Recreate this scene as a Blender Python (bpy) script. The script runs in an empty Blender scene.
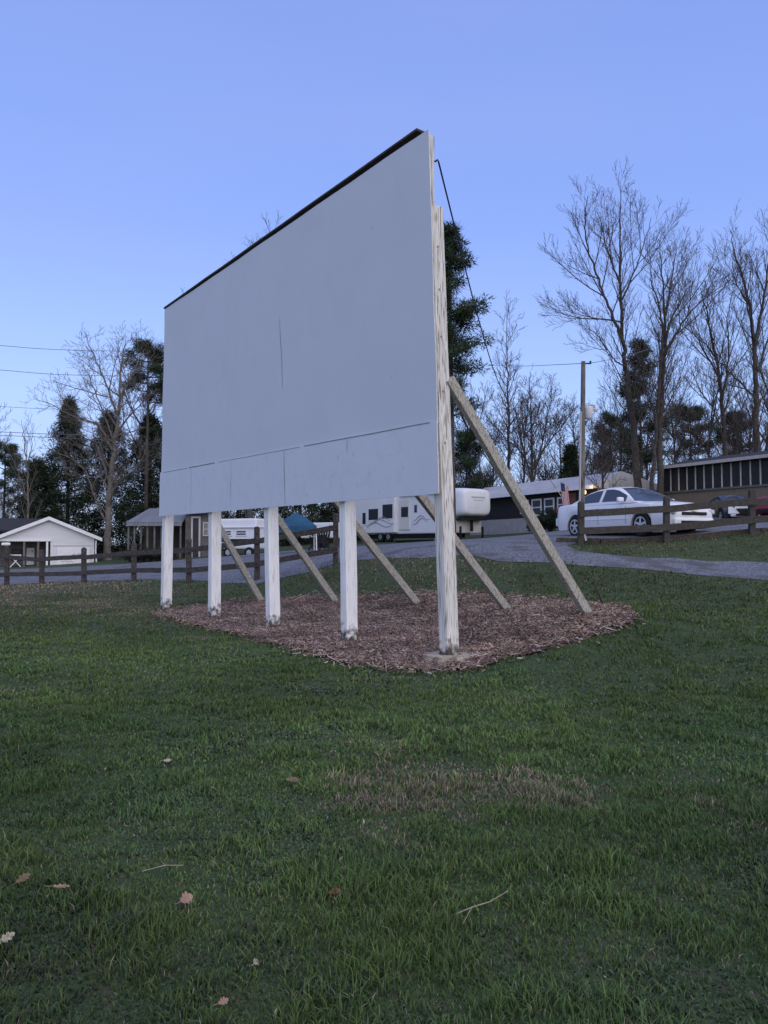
import bpy, bmesh, math, random
import numpy as np
from mathutils import Vector, Matrix, noise as mnoise
from mathutils.geometry import delaunay_2d_cdt

R = math.radians
C = bpy.context.scene.collection
F = 769.0            # focal length in pixels of the 768 wide picture
EYE = 1.536
PITCH = 0.0427
CP, SP = math.cos(PITCH), math.sin(PITCH)

# ------------------------------------------------------------------ measuring helpers
def ray(px, py):
    u = (px - 384) / F; v = (512 - py) / F
    return Vector((u, CP - v * SP, SP + v * CP))
def at(px, py, Y):
    d = ray(px, py); t = Y / d.y
    return Vector((d.x * t, Y, EYE + d.z * t))
def on_plane(px, py, A, B):
    """point where the pixel's ray meets the vertical plane over A-B: (metres along AB, height)"""
    d = ray(px, py)
    ax, ay = A[0], A[1]
    bx_, by_ = B[0] - A[0], B[1] - A[1]
    n = math.hypot(bx_, by_); bx_ /= n; by_ /= n
    det = d.x * (-by_) + bx_ * d.y
    t = (ax * (-by_) + bx_ * ay) / det
    x, y, z = d.x * t, d.y * t, EYE + d.z * t
    return (x - ax) * bx_ + (y - ay) * by_, z

# ------------------------------------------------------------------ terrain
POST0 = Vector((0.859, 10.19)); SD = Vector((-0.611, 0.791)).normalized(); SN = Vector((0.791, 0.611)).normalized()
STEP = 2.44
def post_xy(i): return POST0 + SD * STEP * i
feet_px = [(592, 614), (513, 611), (421.6, 603.5), (339, 601.6), (264.6, 602)]
feet = []
for i, (px, py) in enumerate(feet_px):
    P = post_xy(i); u = (px - 384) / F
    L = (u * P.y - P.x) / (SN.x - u * SN.y)
    q = P + SN * L
    feet.append(at(px, py, q.y))
ctl = []
for (px, py, Y) in [(7, 586, 29.5), (42, 584, 28.5), (84, 583, 27.5), (134, 581.4, 26), (189, 583, 24), (257, 580, 22.5), (336, 564, 22),
                    (580, 545, 21), (666, 543, 21), (752, 534.5, 21), (768, 580, 16), (768, 562, 18.5), (650, 566, 17.5), (552, 561, 18),
                    (470, 560, 19), (400, 558, 20.5), (436, 541, 40), (512, 537, 42), (557, 534, 34), (385, 543, 50), (470, 540, 47),
                    (720, 522, 30), (640, 535, 24), (690, 510, 39), (520, 533, 50), (40, 567, 46), (-40, 570, 46), (150, 562, 44),
                    (270, 553, 42), (700, 640, 10.6)]:
    ctl.append(at(px, py, Y))
ctl += feet
for i in range(5):
    p = post_xy(i); ctl.append(Vector((p.x, p.y, 0)))
for x in (-8, -4, 0, 4, 8):
    for y in (-7, -2, 2, 6): ctl.append(Vector((x, y, 0.05 if (y == 6 and x == 8) else 0)))
ctl += [Vector(v) for v in [(-9, 11, 0), (-12, 18, 0), (-16, 12, 0), (-20, 22, 0), (-30, 5, -.1), (9, 9, .25), (18, 9, .5), (30, 10, 1.0),
        (22, 22, 2.0), (34, 30, 3.4), (26, 50, 3.7), (44, 60, 4.2), (12, 75, 3.0), (-10, 75, 1.9), (-45, 75, .7), (-45, 45, 0.2), (44, -7, 1), (-45, -7, -.2), (0, -9, 0)]]
P_ = np.array([[c.x, c.y] for c in ctl]); Z_ = np.array([c.z for c in ctl])
def _U(r2): return 0.5 * r2 * np.log(r2 + 1e-12)
def _fit(P, Z, lam=0.25):
    n = len(P); d = ((P[:, None] - P[None]) ** 2).sum(-1)
    A = np.zeros((n + 3, n + 3)); A[:n, :n] = _U(d) + lam * np.eye(n)
    A[:n, n] = 1; A[:n, n + 1:] = P; A[n, :n] = 1; A[n + 1:, :n] = P.T
    return np.linalg.solve(A, np.concatenate([Z, np.zeros(3)]))
W_ = _fit(P_, Z_)
def terr(x, y):
    x = np.clip(np.atleast_1d(np.asarray(x, float)), -46, 46); y = np.clip(np.atleast_1d(np.asarray(y, float)), -8, 76)
    out = np.empty(len(x)); n = len(P_)
    for a in range(0, len(x), 20000):
        b = a + 20000
        d = (x[a:b, None] - P_[None, :, 0]) ** 2 + (y[a:b, None] - P_[None, :, 1]) ** 2
        out[a:b] = _U(d) @ W_[:n] + W_[n] + W_[n + 1] * x[a:b] + W_[n + 2] * y[a:b]
    return out
def tz(x, y): return float(terr([x], [y])[0])
def ground(px, py, ymax=80):
    d = ray(px, py); Y = np.arange(1.0, ymax, 0.04); t = Y / d.y
    z = EYE + d.z * t; g = terr(d.x * t, Y)
    k = np.argmax(z <= g)
    if z[k] > g[k]: k = len(Y) - 1
    return Vector((d.x * t[k], Y[k], g[k]))

# numpy value noise
def vnoise(x, y, s, seed=0):
    x = x / s; y = y / s
    xi = np.floor(x).astype(np.int64); yi = np.floor(y).astype(np.int64); fx = x - xi; fy = y - yi
    fx = fx * fx * (3 - 2 * fx); fy = fy * fy * (3 - 2 * fy)
    def h(a, b):
        n = (a * 374761393 + b * 668265263 + seed * 974634777) & 0x7fffffff
        n = ((n ^ (n >> 13)) * 1274126177) & 0x7fffffff
        return ((n ^ (n >> 16)) & 0xffff) / 65535.0
    return (h(xi, yi) * (1 - fx) + h(xi + 1, yi) * fx) * (1 - fy) + (h(xi, yi + 1) * (1 - fx) + h(xi + 1, yi + 1) * fx) * fy
def fbm(x, y, s, seed=0): return (vnoise(x, y, s, seed) * .5 + vnoise(x, y, s / 2.1, seed + 1) * .3 + vnoise(x, y, s / 4.3, seed + 2) * .2)
def inpoly(x, y, poly):
    x = np.asarray(x); y = np.asarray(y); r = np.zeros(x.shape, bool); n = len(poly)
    for i in range(n):
        x0, y0 = poly[i][0], poly[i][1]; x1, y1 = poly[(i + 1) % n][0], poly[(i + 1) % n][1]
        c = ((y0 > y) != (y1 > y)) & (x < (x1 - x0) * (y - y0) / (y1 - y0 + 1e-12) + x0)
        r ^= c
    return r

# ------------------------------------------------------------------ materials
MATS = {}
def mat(name, col, col2=None, scale=4.0, rough=0.8, bump=0.0, bscale=30.0, stretch=(1, 1, 1), metal=0.0, detail=6, contrast=(0.3, 0.7), attr=None, spec=0.3, third=None, tscale=20, trans=0.0):
    if name in MATS: return MATS[name]
    m = bpy.data.materials.new(name); m.use_nodes = True
    nt = m.node_tree; N = nt.nodes; L = nt.links
    b = N['Principled BSDF']; b.inputs['Roughness'].default_value = rough; b.inputs['Metallic'].default_value = metal
    b.inputs['Specular IOR Level'].default_value = spec
    b.inputs['Base Color'].default_value = (*col, 1)
    tc = N.new('ShaderNodeTexCoord'); mp = N.new('ShaderNodeMapping'); mp.inputs['Scale'].default_value = stretch
    L.new(tc.outputs['Object'], mp.inputs['Vector'])
    out = None
    if col2 is not None:
        nz = N.new('ShaderNodeTexNoise'); nz.inputs['Scale'].default_value = scale; nz.inputs['Detail'].default_value = detail
        L.new(mp.outputs['Vector'], nz.inputs['Vector'])
        cr = N.new('ShaderNodeValToRGB'); cr.color_ramp.elements[0].position = contrast[0]; cr.color_ramp.elements[1].position = contrast[1]
        cr.color_ramp.elements[0].color = (*col, 1); cr.color_ramp.elements[1].color = (*col2, 1)
        L.new(nz.outputs['Fac'], cr.inputs['Fac']); out = cr.outputs['Color']
        if third is not None:
            n2 = N.new('ShaderNodeTexNoise'); n2.inputs['Scale'].default_value = tscale; n2.inputs['Detail'].default_value = 1.2
            L.new(mp.outputs['Vector'], n2.inputs['Vector'])
            c2 = N.new('ShaderNodeValToRGB'); c2.color_ramp.elements[0].position = .52; c2.color_ramp.elements[1].position = .68
            L.new(n2.outputs['Fac'], c2.inputs['Fac'])
            mx = N.new('ShaderNodeMix'); mx.data_type = 'RGBA'
            L.new(c2.outputs['Color'], mx.inputs['Factor']); L.new(out, mx.inputs['A']); mx.inputs['B'].default_value = (*third, 1)
            out = mx.outputs['Result']
        L.new(out, b.inputs['Base Color'])
    if attr:
        at_ = N.new('ShaderNodeAttribute'); at_.attribute_name = attr
        L.new(at_.outputs['Color'], b.inputs['Base Color'])
    if bump:
        nb = N.new('ShaderNodeTexNoise'); nb.inputs['Scale'].default_value = bscale; nb.inputs['Detail'].default_value = 5
        L.new(mp.outputs['Vector'], nb.inputs['Vector'])
        bp = N.new('ShaderNodeBump'); bp.inputs['Strength'].default_value = bump; bp.inputs['Distance'].default_value = 0.02
        L.new(nb.outputs['Fac'], bp.inputs['Height']); L.new(bp.outputs['Normal'], b.inputs['Normal'])
    MATS[name] = m
    return m

# ------------------------------------------------------------------ mesh builder
class MB:
    def __init__(s): s.v = []; s.f = []; s.m = []; s.bev = 0
    def add(s, vs, fs, mi=0):
        o = len(s.v); s.v += [tuple(v) for v in vs]; s.f += [tuple(i + o for i in f) for f in fs]; s.m += [mi] * len(fs); return s
    def box(s, c, size, M=None, mi=0):
        x, y, z = size[0] / 2, size[1] / 2, size[2] / 2
        vs = [Vector((sx * x, sy * y, sz * z)) for sx in (-1, 1) for sy in (-1, 1) for sz in (-1, 1)]
        if M is not None: vs = [M @ v for v in vs]
        vs = [v + Vector(c) for v in vs]
        return s.add(vs, [(0, 1, 3, 2), (4, 6, 7, 5), (0, 4, 5, 1), (2, 3, 7, 6), (0, 2, 6, 4), (1, 5, 7, 3)], mi)
    def beam(s, p0, p1, w, h, up=(0, 0, 1), mi=0, taper=1.0, nseg=1, wob=0, seed=0):
        """w across (side), h along the up-ish direction"""
        p0 = Vector(p0); p1 = Vector(p1); d = (p1 - p0).normalized(); sd = d.cross(Vector(up))
        sd = sd.normalized() if sd.length > 1e-6 else Vector((1, 0, 0)); u = sd.cross(d).normalized()
        vs = []; rg = random.Random(seed)
        for k in range(nseg + 1):
            t = k / nseg; p = p0.lerp(p1, t); q = 1 + (taper - 1) * t
            if wob and 0 < k < nseg: p = p + u * rg.uniform(-wob, wob) + sd * rg.uniform(-wob, wob)
            for a, b in ((-1, -1), (1, -1), (1, 1), (-1, 1)): vs.append(p + sd * a * w / 2 * q + u * b * h / 2 * q)
        fs = [(3, 2, 1, 0), tuple(4 * nseg + i for i in range(4))]
        for k in range(nseg):
            for i in range(4):
                a = 4 * k + i; b = 4 * k + (i + 1) % 4; fs.append((a, b, b + 4, a + 4))
        return s.add(vs, fs, mi)
    def tube(s, pts, rad, k=8, caps=True, mi=0):
        pts = [Vector(p) for p in pts]; n = len(pts)
        if not hasattr(rad, '__len__'): rad = [rad] * n
        vs = []; fs = []; ref = None
        for i in range(n):
            d = (pts[min(i + 1, n - 1)] - pts[max(i - 1, 0)]).normalized()
            if ref is None: ref = d.orthogonal().normalized()
            a = (ref - d * ref.dot(d)); a = a.normalized() if a.length > 1e-6 else d.orthogonal().normalized(); ref = a; b = d.cross(a)
            for j in range(k):
                an = 2 * math.pi * j / k; vs.append(pts[i] + (a * math.cos(an) + b * math.sin(an)) * rad[i])
        for i in range(n - 1):
            for j in range(k):
                q = (j + 1) % k; fs.append((i * k + j, i * k + q, (i + 1) * k + q, (i + 1) * k + j))
        if caps: fs += [tuple(range(k - 1, -1, -1)), tuple((n - 1) * k + j for j in range(k))]
        return s.add(vs, fs, mi)
    def lathe(s, prof, c, axis=(0, 0, 1), k=20, mi=0):
        ax = Vector(axis).normalized(); a = ax.orthogonal().normalized(); b = ax.cross(a); c = Vector(c)
        vs = []; fs = []; n = len(prof)
        for (r, h) in prof:
            for j in range(k):
                an = 2 * math.pi * j / k; vs.append(c + ax * h + (a * math.cos(an) + b * math.sin(an)) * r)
        for i in range(n - 1):
            for j in range(k):
                q = (j + 1) % k; fs.append((i * k + j, i * k + q, (i + 1) * k + q, (i + 1) * k + j))
        fs += [tuple(range(k - 1, -1, -1)), tuple((n - 1) * k + j for j in range(k))]
        return s.add(vs, fs, mi)
    def prism(s, poly, d, mi=0):
        poly = [Vector(p) for p in poly]; d = Vector(d); n = len(poly)
        vs = poly + [p + d for p in poly]
        fs = [tuple(range(n - 1, -1, -1)), tuple(range(n, 2 * n))] + [(i, (i + 1) % n, (i + 1) % n + n, i + n) for i in range(n)]
        return s.add(vs, fs, mi)
    def quadgrid(s, fn, nu, nv, mi=0):
        vs = [fn(i / nu, j / nv) for j in range(nv + 1) for i in range(nu + 1)]
        fs = [(j * (nu + 1) + i, j * (nu + 1) + i + 1, (j + 1) * (nu + 1) + i + 1, (j + 1) * (nu + 1) + i) for j in range(nv) for i in range(nu)]
        return s.add(vs, fs, mi)
    def build(s, name, mats, parent=None, smooth=None, bevel=0, recalc=True):
        me = bpy.data.meshes.new(name); me.from_pydata(s.v, [], s.f)
        mats = mats if isinstance(mats, (list, tuple)) else [mats]
        for m in mats: me.materials.append(m)
        if len(mats) > 1: me.polygons.foreach_set('material_index', s.m)
        if recalc:
            bm = bmesh.new(); bm.from_mesh(me); bmesh.ops.recalc_face_normals(bm, faces=bm.faces); bm.to_mesh(me); bm.free()
        if smooth is not None:
            me.polygons.foreach_set('use_smooth', [True] * len(me.polygons)); me.set_sharp_from_angle(angle=R(smooth))
        me.update()
        o = bpy.data.objects.new(name, me); C.objects.link(o)
        if parent is not None: o.parent = parent
        if bevel:
            b = o.modifiers.new('bevel', 'BEVEL'); b.width = bevel; b.segments = 2; b.limit_method = 'ANGLE'; b.angle_limit = R(40)
        return o
def np_mesh(name, V, T, mats, parent=None, cols=None, smooth=False):
    """V (n,3), T (m,3 or 4) faces"""
    me = bpy.data.meshes.new(name); V = np.asarray(V, np.float32); T = np.asarray(T, np.int32); k = T.shape[1]
    me.vertices.add(len(V)); me.vertices.foreach_set('co', V.ravel())
    me.loops.add(T.size); me.loops.foreach_set('vertex_index', T.ravel())
    me.polygons.add(len(T)); me.polygons.foreach_set('loop_start', np.arange(0, T.size, k, dtype=np.int32))
    if smooth: me.polygons.foreach_set('use_smooth', np.ones(len(T), bool))
    for m in (mats if isinstance(mats, (list, tuple)) else [mats]): me.materials.append(m)
    me.update(calc_edges=True); me.validate()
    if cols is not None:
        a = me.attributes.new('Col', 'FLOAT_COLOR', 'POINT'); c = np.ones((len(V), 4), np.float32); c[:, :3] = cols; a.data.foreach_set('color', c.ravel())
    o = bpy.data.objects.new(name, me); C.objects.link(o)
    if parent is not None: o.parent = parent
    return o
def tag(o, label=None, cat=None, group=None, kind=None):
    if label: o['label'] = label
    if cat: o['category'] = cat
    if group: o['group'] = group
    if kind: o['kind'] = kind
    return o
def thing(name, label, cat, loc=(0, 0, 0), rz=0, group=None):
    o = bpy.data.objects.new(name, None); C.objects.link(o); o.location = loc; o.rotation_euler = (0, 0, rz); o.empty_display_size = .2
    return tag(o, label, cat, group)
def copy_tree(o, parent=None):
    c = o.copy(); C.objects.link(c)
    if parent is not None: c.parent = parent
    for ch in list(o.children): copy_tree(ch, c)
    return c

# ------------------------------------------------------------------ camera, light, sky
cam = bpy.data.cameras.new('camera'); co = bpy.data.objects.new('camera', cam); C.objects.link(co)
co.location = (0, 0, EYE); co.rotation_euler = (math.pi / 2 + PITCH, 0, 0)
cam.sensor_fit = 'VERTICAL'; cam.sensor_height = 34.6; cam.lens = 34.6 * F / 1024; cam.clip_end = 2000; cam.clip_start = .05
bpy.context.scene.camera = co
sc = bpy.context.scene
sc.view_settings.view_transform = 'Standard'; sc.view_settings.look = 'None'; sc.view_settings.exposure = 0
w = bpy.data.worlds.new("World"); sc.world = w; w.use_nodes = True
wn = w.node_tree.nodes; wl = w.node_tree.links; bg = wn['Background']
SUN_EL, SUN_AZ = R(35), R(150)       # soft glow behind the camera's right shoulder; azimuth clockwise from +Y
sky = wn.new('ShaderNodeTexSky'); sky.sky_type = 'NISHITA'; sky.sun_disc = False; sky.sun_elevation = SUN_EL; sky.sun_rotation = SUN_AZ
sky.altitude = 200; sky.air_density = 1.0; sky.dust_density = 0.6; sky.ozone_density = 3.0
tint = wn.new('ShaderNodeMix'); tint.data_type = 'RGBA'; tint.blend_type = 'ADD'; tint.inputs['Factor'].default_value = 1
dim = wn.new('ShaderNodeMix'); dim.data_type = 'RGBA'; dim.blend_type = 'MULTIPLY'; dim.inputs['Factor'].default_value = 1
dim.inputs['B'].default_value = (.40, .34, .40, 1)
# high thin haze evens out the dusk sky: a soft ramp over elevation on top of the clear-sky model
tcw = wn.new('ShaderNodeTexCoord'); sepw = wn.new('ShaderNodeSeparateXYZ'); rampw = wn.new('ShaderNodeValToRGB')
rampw.color_ramp.elements[0].position = 0.0; rampw.color_ramp.elements[0].color = (2.45, 3.6, 5.8, 1)
rampw.color_ramp.elements[1].position = 1.0; rampw.color_ramp.elements[1].color = (1.5, 2.3, 5.1, 1)
for pos, colr in ((.18, (2.3, 3.4, 6.0)), (.38, (1.62, 2.5, 5.6)), (.62, (1.4, 2.15, 5.2))):
    el = rampw.color_ramp.elements.new(pos); el.color = (*colr, 1)
wl.new(tcw.outputs['Generated'], sepw.inputs['Vector']); wl.new(sepw.outputs['Z'], rampw.inputs['Fac'])
wl.new(sky.outputs['Color'], dim.inputs['A']); wl.new(dim.outputs['Result'], tint.inputs['A']); wl.new(rampw.outputs['Color'], tint.inputs['B'])
mpw = wn.new('ShaderNodeMapping'); mpw.inputs['Scale'].default_value = (1.2, 1.2, 5.0); mpw.inputs['Rotation'].default_value = (0, R(12), 0); wl.new(tcw.outputs['Generated'], mpw.inputs['Vector'])
nzw = wn.new('ShaderNodeTexNoise'); nzw.inputs['Scale'].default_value = 1.6; nzw.inputs['Detail'].default_value = 5; nzw.inputs['Roughness'].default_value = .45; wl.new(mpw.outputs['Vector'], nzw.inputs['Vector'])
mrw = wn.new('ShaderNodeMapRange'); mrw.inputs['From Min'].default_value = .42; mrw.inputs['From Max'].default_value = .72; mrw.inputs['To Min'].default_value = 0; mrw.inputs['To Max'].default_value = .16; wl.new(nzw.outputs['Fac'], mrw.inputs['Value'])
haze = wn.new('ShaderNodeMix'); haze.data_type = 'RGBA'; wl.new(mrw.outputs['Result'], haze.inputs['Factor']); wl.new(tint.outputs['Result'], haze.inputs['A']); haze.inputs['B'].default_value = (3.1, 3.6, 6.2, 1)
wl.new(haze.outputs['Result'], bg.inputs['Color'])
bg.inputs['Strength'].default_value = 0.14
sl = bpy.data.lights.new('sun', 'SUN'); so = bpy.data.objects.new('sun', sl); C.objects.link(so)
sl.energy = 2.6; sl.angle = R(110); sl.color = (1.0, .87, .66)
sdv = Vector((math.sin(SUN_AZ) * math.cos(SUN_EL), math.cos(SUN_AZ) * math.cos(SUN_EL), math.sin(SUN_EL)))
so.rotation_euler = sdv.to_track_quat('Z', 'Y').to_euler(); so.location = (8, -8, 12)

# ------------------------------------------------------------------ the ground
m_soil = mat('soil', (0.024, 0.052, 0.018), (0.05, 0.076, 0.030), 3.0, .95, .8, 60, third=(.06, .062, .035), tscale=9)
m_gravel = mat('gravel', (0.06, 0.066, 0.082), (0.215, 0.225, 0.255), 16.0, .95, .9, 40, detail=10, contrast=(.36, .66), third=(.085, .085, .088), tscale=1.2)
m_mulch = mat('mulch', (0.035, 0.023, 0.018), (0.12, 0.082, 0.064), 22, .95, 1.0, 60, detail=8)
def sheet_grid(xs, ys):
    X, Y = np.meshgrid(xs, ys); Z = terr(X.ravel(), Y.ravel())
    V = np.stack([X.ravel(), Y.ravel(), Z], 1); nx = len(xs); i, j = np.meshgrid(np.arange(nx - 1), np.arange(len(ys) - 1)); a = (j * nx + i).ravel()
    return V, np.stack([a, a + 1, a + 1 + nx, a + nx], 1)
xs = np.unique(np.concatenate([np.linspace(-600, -46, 12), np.arange(-46, 46.1, .5), np.linspace(46, 600, 12)]))
ys = np.unique(np.concatenate([np.linspace(-300, -8, 8), np.arange(-8, 76.1, .5), np.linspace(76, 900, 14)]))
V, T = sheet_grid(xs, ys)
tag(np_mesh('lawn', V, T, m_soil, smooth=True), kind='structure')

def sheet(name, poly, step, m, lift, jit=0.0, seed=0, kind='structure', zfun=None):
    """a sheet over the terrain inside a polygon, its border made uneven"""
    rg = random.Random(seed); border = []
    for i in range(len(poly)):
        a = Vector(poly[i][:2]); b = Vector(poly[(i + 1) % len(poly)][:2]); n = max(1, int((b - a).length / step))
        for k in range(n):
            p = a.lerp(b, k / n); border.append(p + Vector((rg.uniform(-jit, jit), rg.uniform(-jit, jit))))
    xs_ = [p.x for p in border]; ys_ = [p.y for p in border]
    gx, gy = np.meshgrid(np.arange(min(xs_), max(xs_), step), np.arange(min(ys_), max(ys_), step))
    gx = gx.ravel(); gy = gy.ravel(); ins = inpoly(gx, gy, border)
    pts = border + [Vector((x, y)) for x, y in zip(gx[ins], gy[ins])]
    v2, e2, f2, *_ = delaunay_2d_cdt(pts, [(i, (i + 1) % len(border)) for i in range(len(border))], [], 1, 1e-4)
    x = np.array([p.x for p in v2]); y = np.array([p.y for p in v2]); z = terr(x, y) + lift
    if zfun is not None: z = z + zfun(x, y)
    o = np_mesh(name, np.stack([x, y, z], 1), np.array([list(f) for f in f2 if len(f) == 3]), m, smooth=True)
    return tag(o, kind=kind)
# gravel: near edge left to right, then round behind
g_near = [ground(px, py) for px, py in [(-60, 588), (7, 585), (42, 583), (84, 582), (134, 580), (189, 581.5), (222, 585), (255, 584), (281, 578.5), (310, 571), (339, 564), (357, 559.5), (400, 558), (436, 557.5),
                                        (480, 559), (520, 561), (580, 565), (617, 569), (670, 573), (768, 581)]]
g_right = [ground(900, 600)] + [ground(px, py) for px, py in [(900, 577), (768, 562.5), (700, 560), (649, 558), (612, 555), (585, 551.5), (566, 547)]]
g_far = [Vector((5.5, 22.3, 0)), Vector((9, 22.0, 0)), Vector((14, 21.6, 0)), Vector((24, 21.0, 0)), Vector((25, 30, 0)), Vector((17, 33, 0)), Vector((12, 33.5, 0)), Vector((9.5, 37, 0)), Vector((8, 42, 0)), Vector((4, 44, 0)), Vector((-2, 44, 0)), Vector((-8, 43, 0)), Vector((-16, 44, 0)), Vector((-30, 45, 0)), Vector((-44, 46, 0)), Vector((-44, 30, 0))]
gravel_poly = [Vector((p.x, p.y)) for p in g_near + g_right + g_far]
sheet('gravel_road', gravel_poly, .5, m_gravel, .010, .2, 3)
# mulch bed
mulch_poly = [ground(px, py) for px, py in [(158, 615), (190, 624), (232, 634), (290, 648), (330, 660), (372, 669), (415, 673), (452, 674), (497, 661), (553, 647), (600, 635), (628, 624), (632, 619), (616, 610), (585, 606), (540, 601),
                                            (480, 597), (430, 595), (380, 597), (345, 598), (300, 599), (255, 600), (225, 604), (185, 609)]]
mulch_poly = [Vector((p.x, p.y)) for p in mulch_poly]
def mulch_h(x, y): return .05 * fbm(x, y, .7, 5) + .025 * vnoise(x, y, .12, 9) - .012
sheet('mulch_bed', mulch_poly, .12, m_mulch, .012, .13, 4, zfun=mulch_h)

rng = np.random.default_rng(7)
# ------------------------------------------------------------------ mulch chips
def chips(n):
    xs_ = [p.x for p in mulch_poly]; ys_ = [p.y for p in mulch_poly]
    x = rng.uniform(min(xs_) - .2, max(xs_) + .2, n * 3); y = rng.uniform(min(ys_) - .2, max(ys_) + .2, n * 3)
    k = inpoly(x + rng.normal(0, .16, n * 3), y + rng.normal(0, .16, n * 3), mulch_poly) & ((x - POST0.x) ** 2 + ((y - POST0.y) / .95) ** 2 > .30 ** 2); x = x[k][:n]; y = y[k][:n]; n = len(x)
    z = terr(x, y) + .02 + mulch_h(x, y) + rng.uniform(0, .02, n)
    a = rng.uniform(0, 6.28, n); tl = rng.normal(0, .35, n); L = rng.gamma(1.5, .014, n) + .007; Wd = rng.uniform(.003, .010, n)
    dx, dy, dz = np.cos(a) * np.cos(tl), np.sin(a) * np.cos(tl), np.sin(tl); rl = rng.normal(0, .5, n)
    sx, sy, sz = -np.sin(a) * np.cos(rl), np.cos(a) * np.cos(rl), np.sin(rl)
    D = np.stack([dx, dy, dz], 1) * L[:, None]; S = np.stack([sx, sy, sz], 1) * Wd[:, None]; P = np.stack([x, y, z], 1); U = np.array([0, 0, .006])
    V = np.stack([P - D - S, P + D - S * .6, P + D * .9 + S, P - D + S, P - D * .8 + U * 1.4, P + D * .8 + U * 1.4], 1).reshape(-1, 3)
    b = (np.arange(n) * 6)[:, None]
    T = np.concatenate([b + np.array(t) for t in ((0, 1, 5), (0, 5, 4), (1, 2, 5), (2, 3, 4), (2, 4, 5), (3, 0, 4))])
    pal = np.array([(.20, .135, .105), (.31, .235, .19), (.105, .072, .058), (.39, .32, .27), (.43, .37, .32), (.23, .13, .098)])
    c = (.55 + .75 * np.clip(fbm(x, y, .7, 5) * 1.6 - .3, 0, 1))[:, None] * pal[rng.choice(6, n, p=[.33, .17, .30, .09, .045, .065])] * rng.uniform(.75, 1.2, n)[:, None]
    return tag(np_mesh('mulch_chips', V, T, mat('chip', (.1, .1, .1), attr='Col', rough=.95), cols=np.repeat(c, 6, 0)), 'brown and grey shredded bark mulch strewn under the big screen', 'mulch', kind='stuff')
chips(80000)

# ------------------------------------------------------------------ grass
dry_patches = [(ground(455, 792), .95, .48, .85), (ground(385, 792), .35, .22, .8), (ground(550, 802), .36, .22, .75), (ground(440, 772), .35, .25, .7), (ground(620, 845), .3, .16, .3), (ground(180, 835), .5, .25, .2), (ground(690, 890), .3, .2, .2), (ground(330, 655), .8, .25, .6), (ground(420, 680), .5, .12, .5)]
def dryness(x, y):
    d = np.zeros(len(x))
    for c, rx, ry, a in dry_patches:
        q = ((x - c.x) / rx) ** 2 + ((y - c.y) / ry) ** 2
        d = np.maximum(d, a * np.clip(1.2 - q + 2.8 * (fbm(x, y, .24, 31) - .52), 0, .6))
    far = np.clip((y - 13) / 8, 0, 1) * np.clip(fbm(x, y, 2.2, 44) * 2.6 - .62, 0, 1) * .95 * np.where((x > 3) & (y > 15), .35, 1)
    n = np.clip(fbm(x, y, 1.0, 12) * 3.2 - 1.95, 0, 1) * .5
    return np.clip(np.maximum(np.maximum(d, far), n), 0, 1)
foot_pads = [post_xy(0)]
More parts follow.
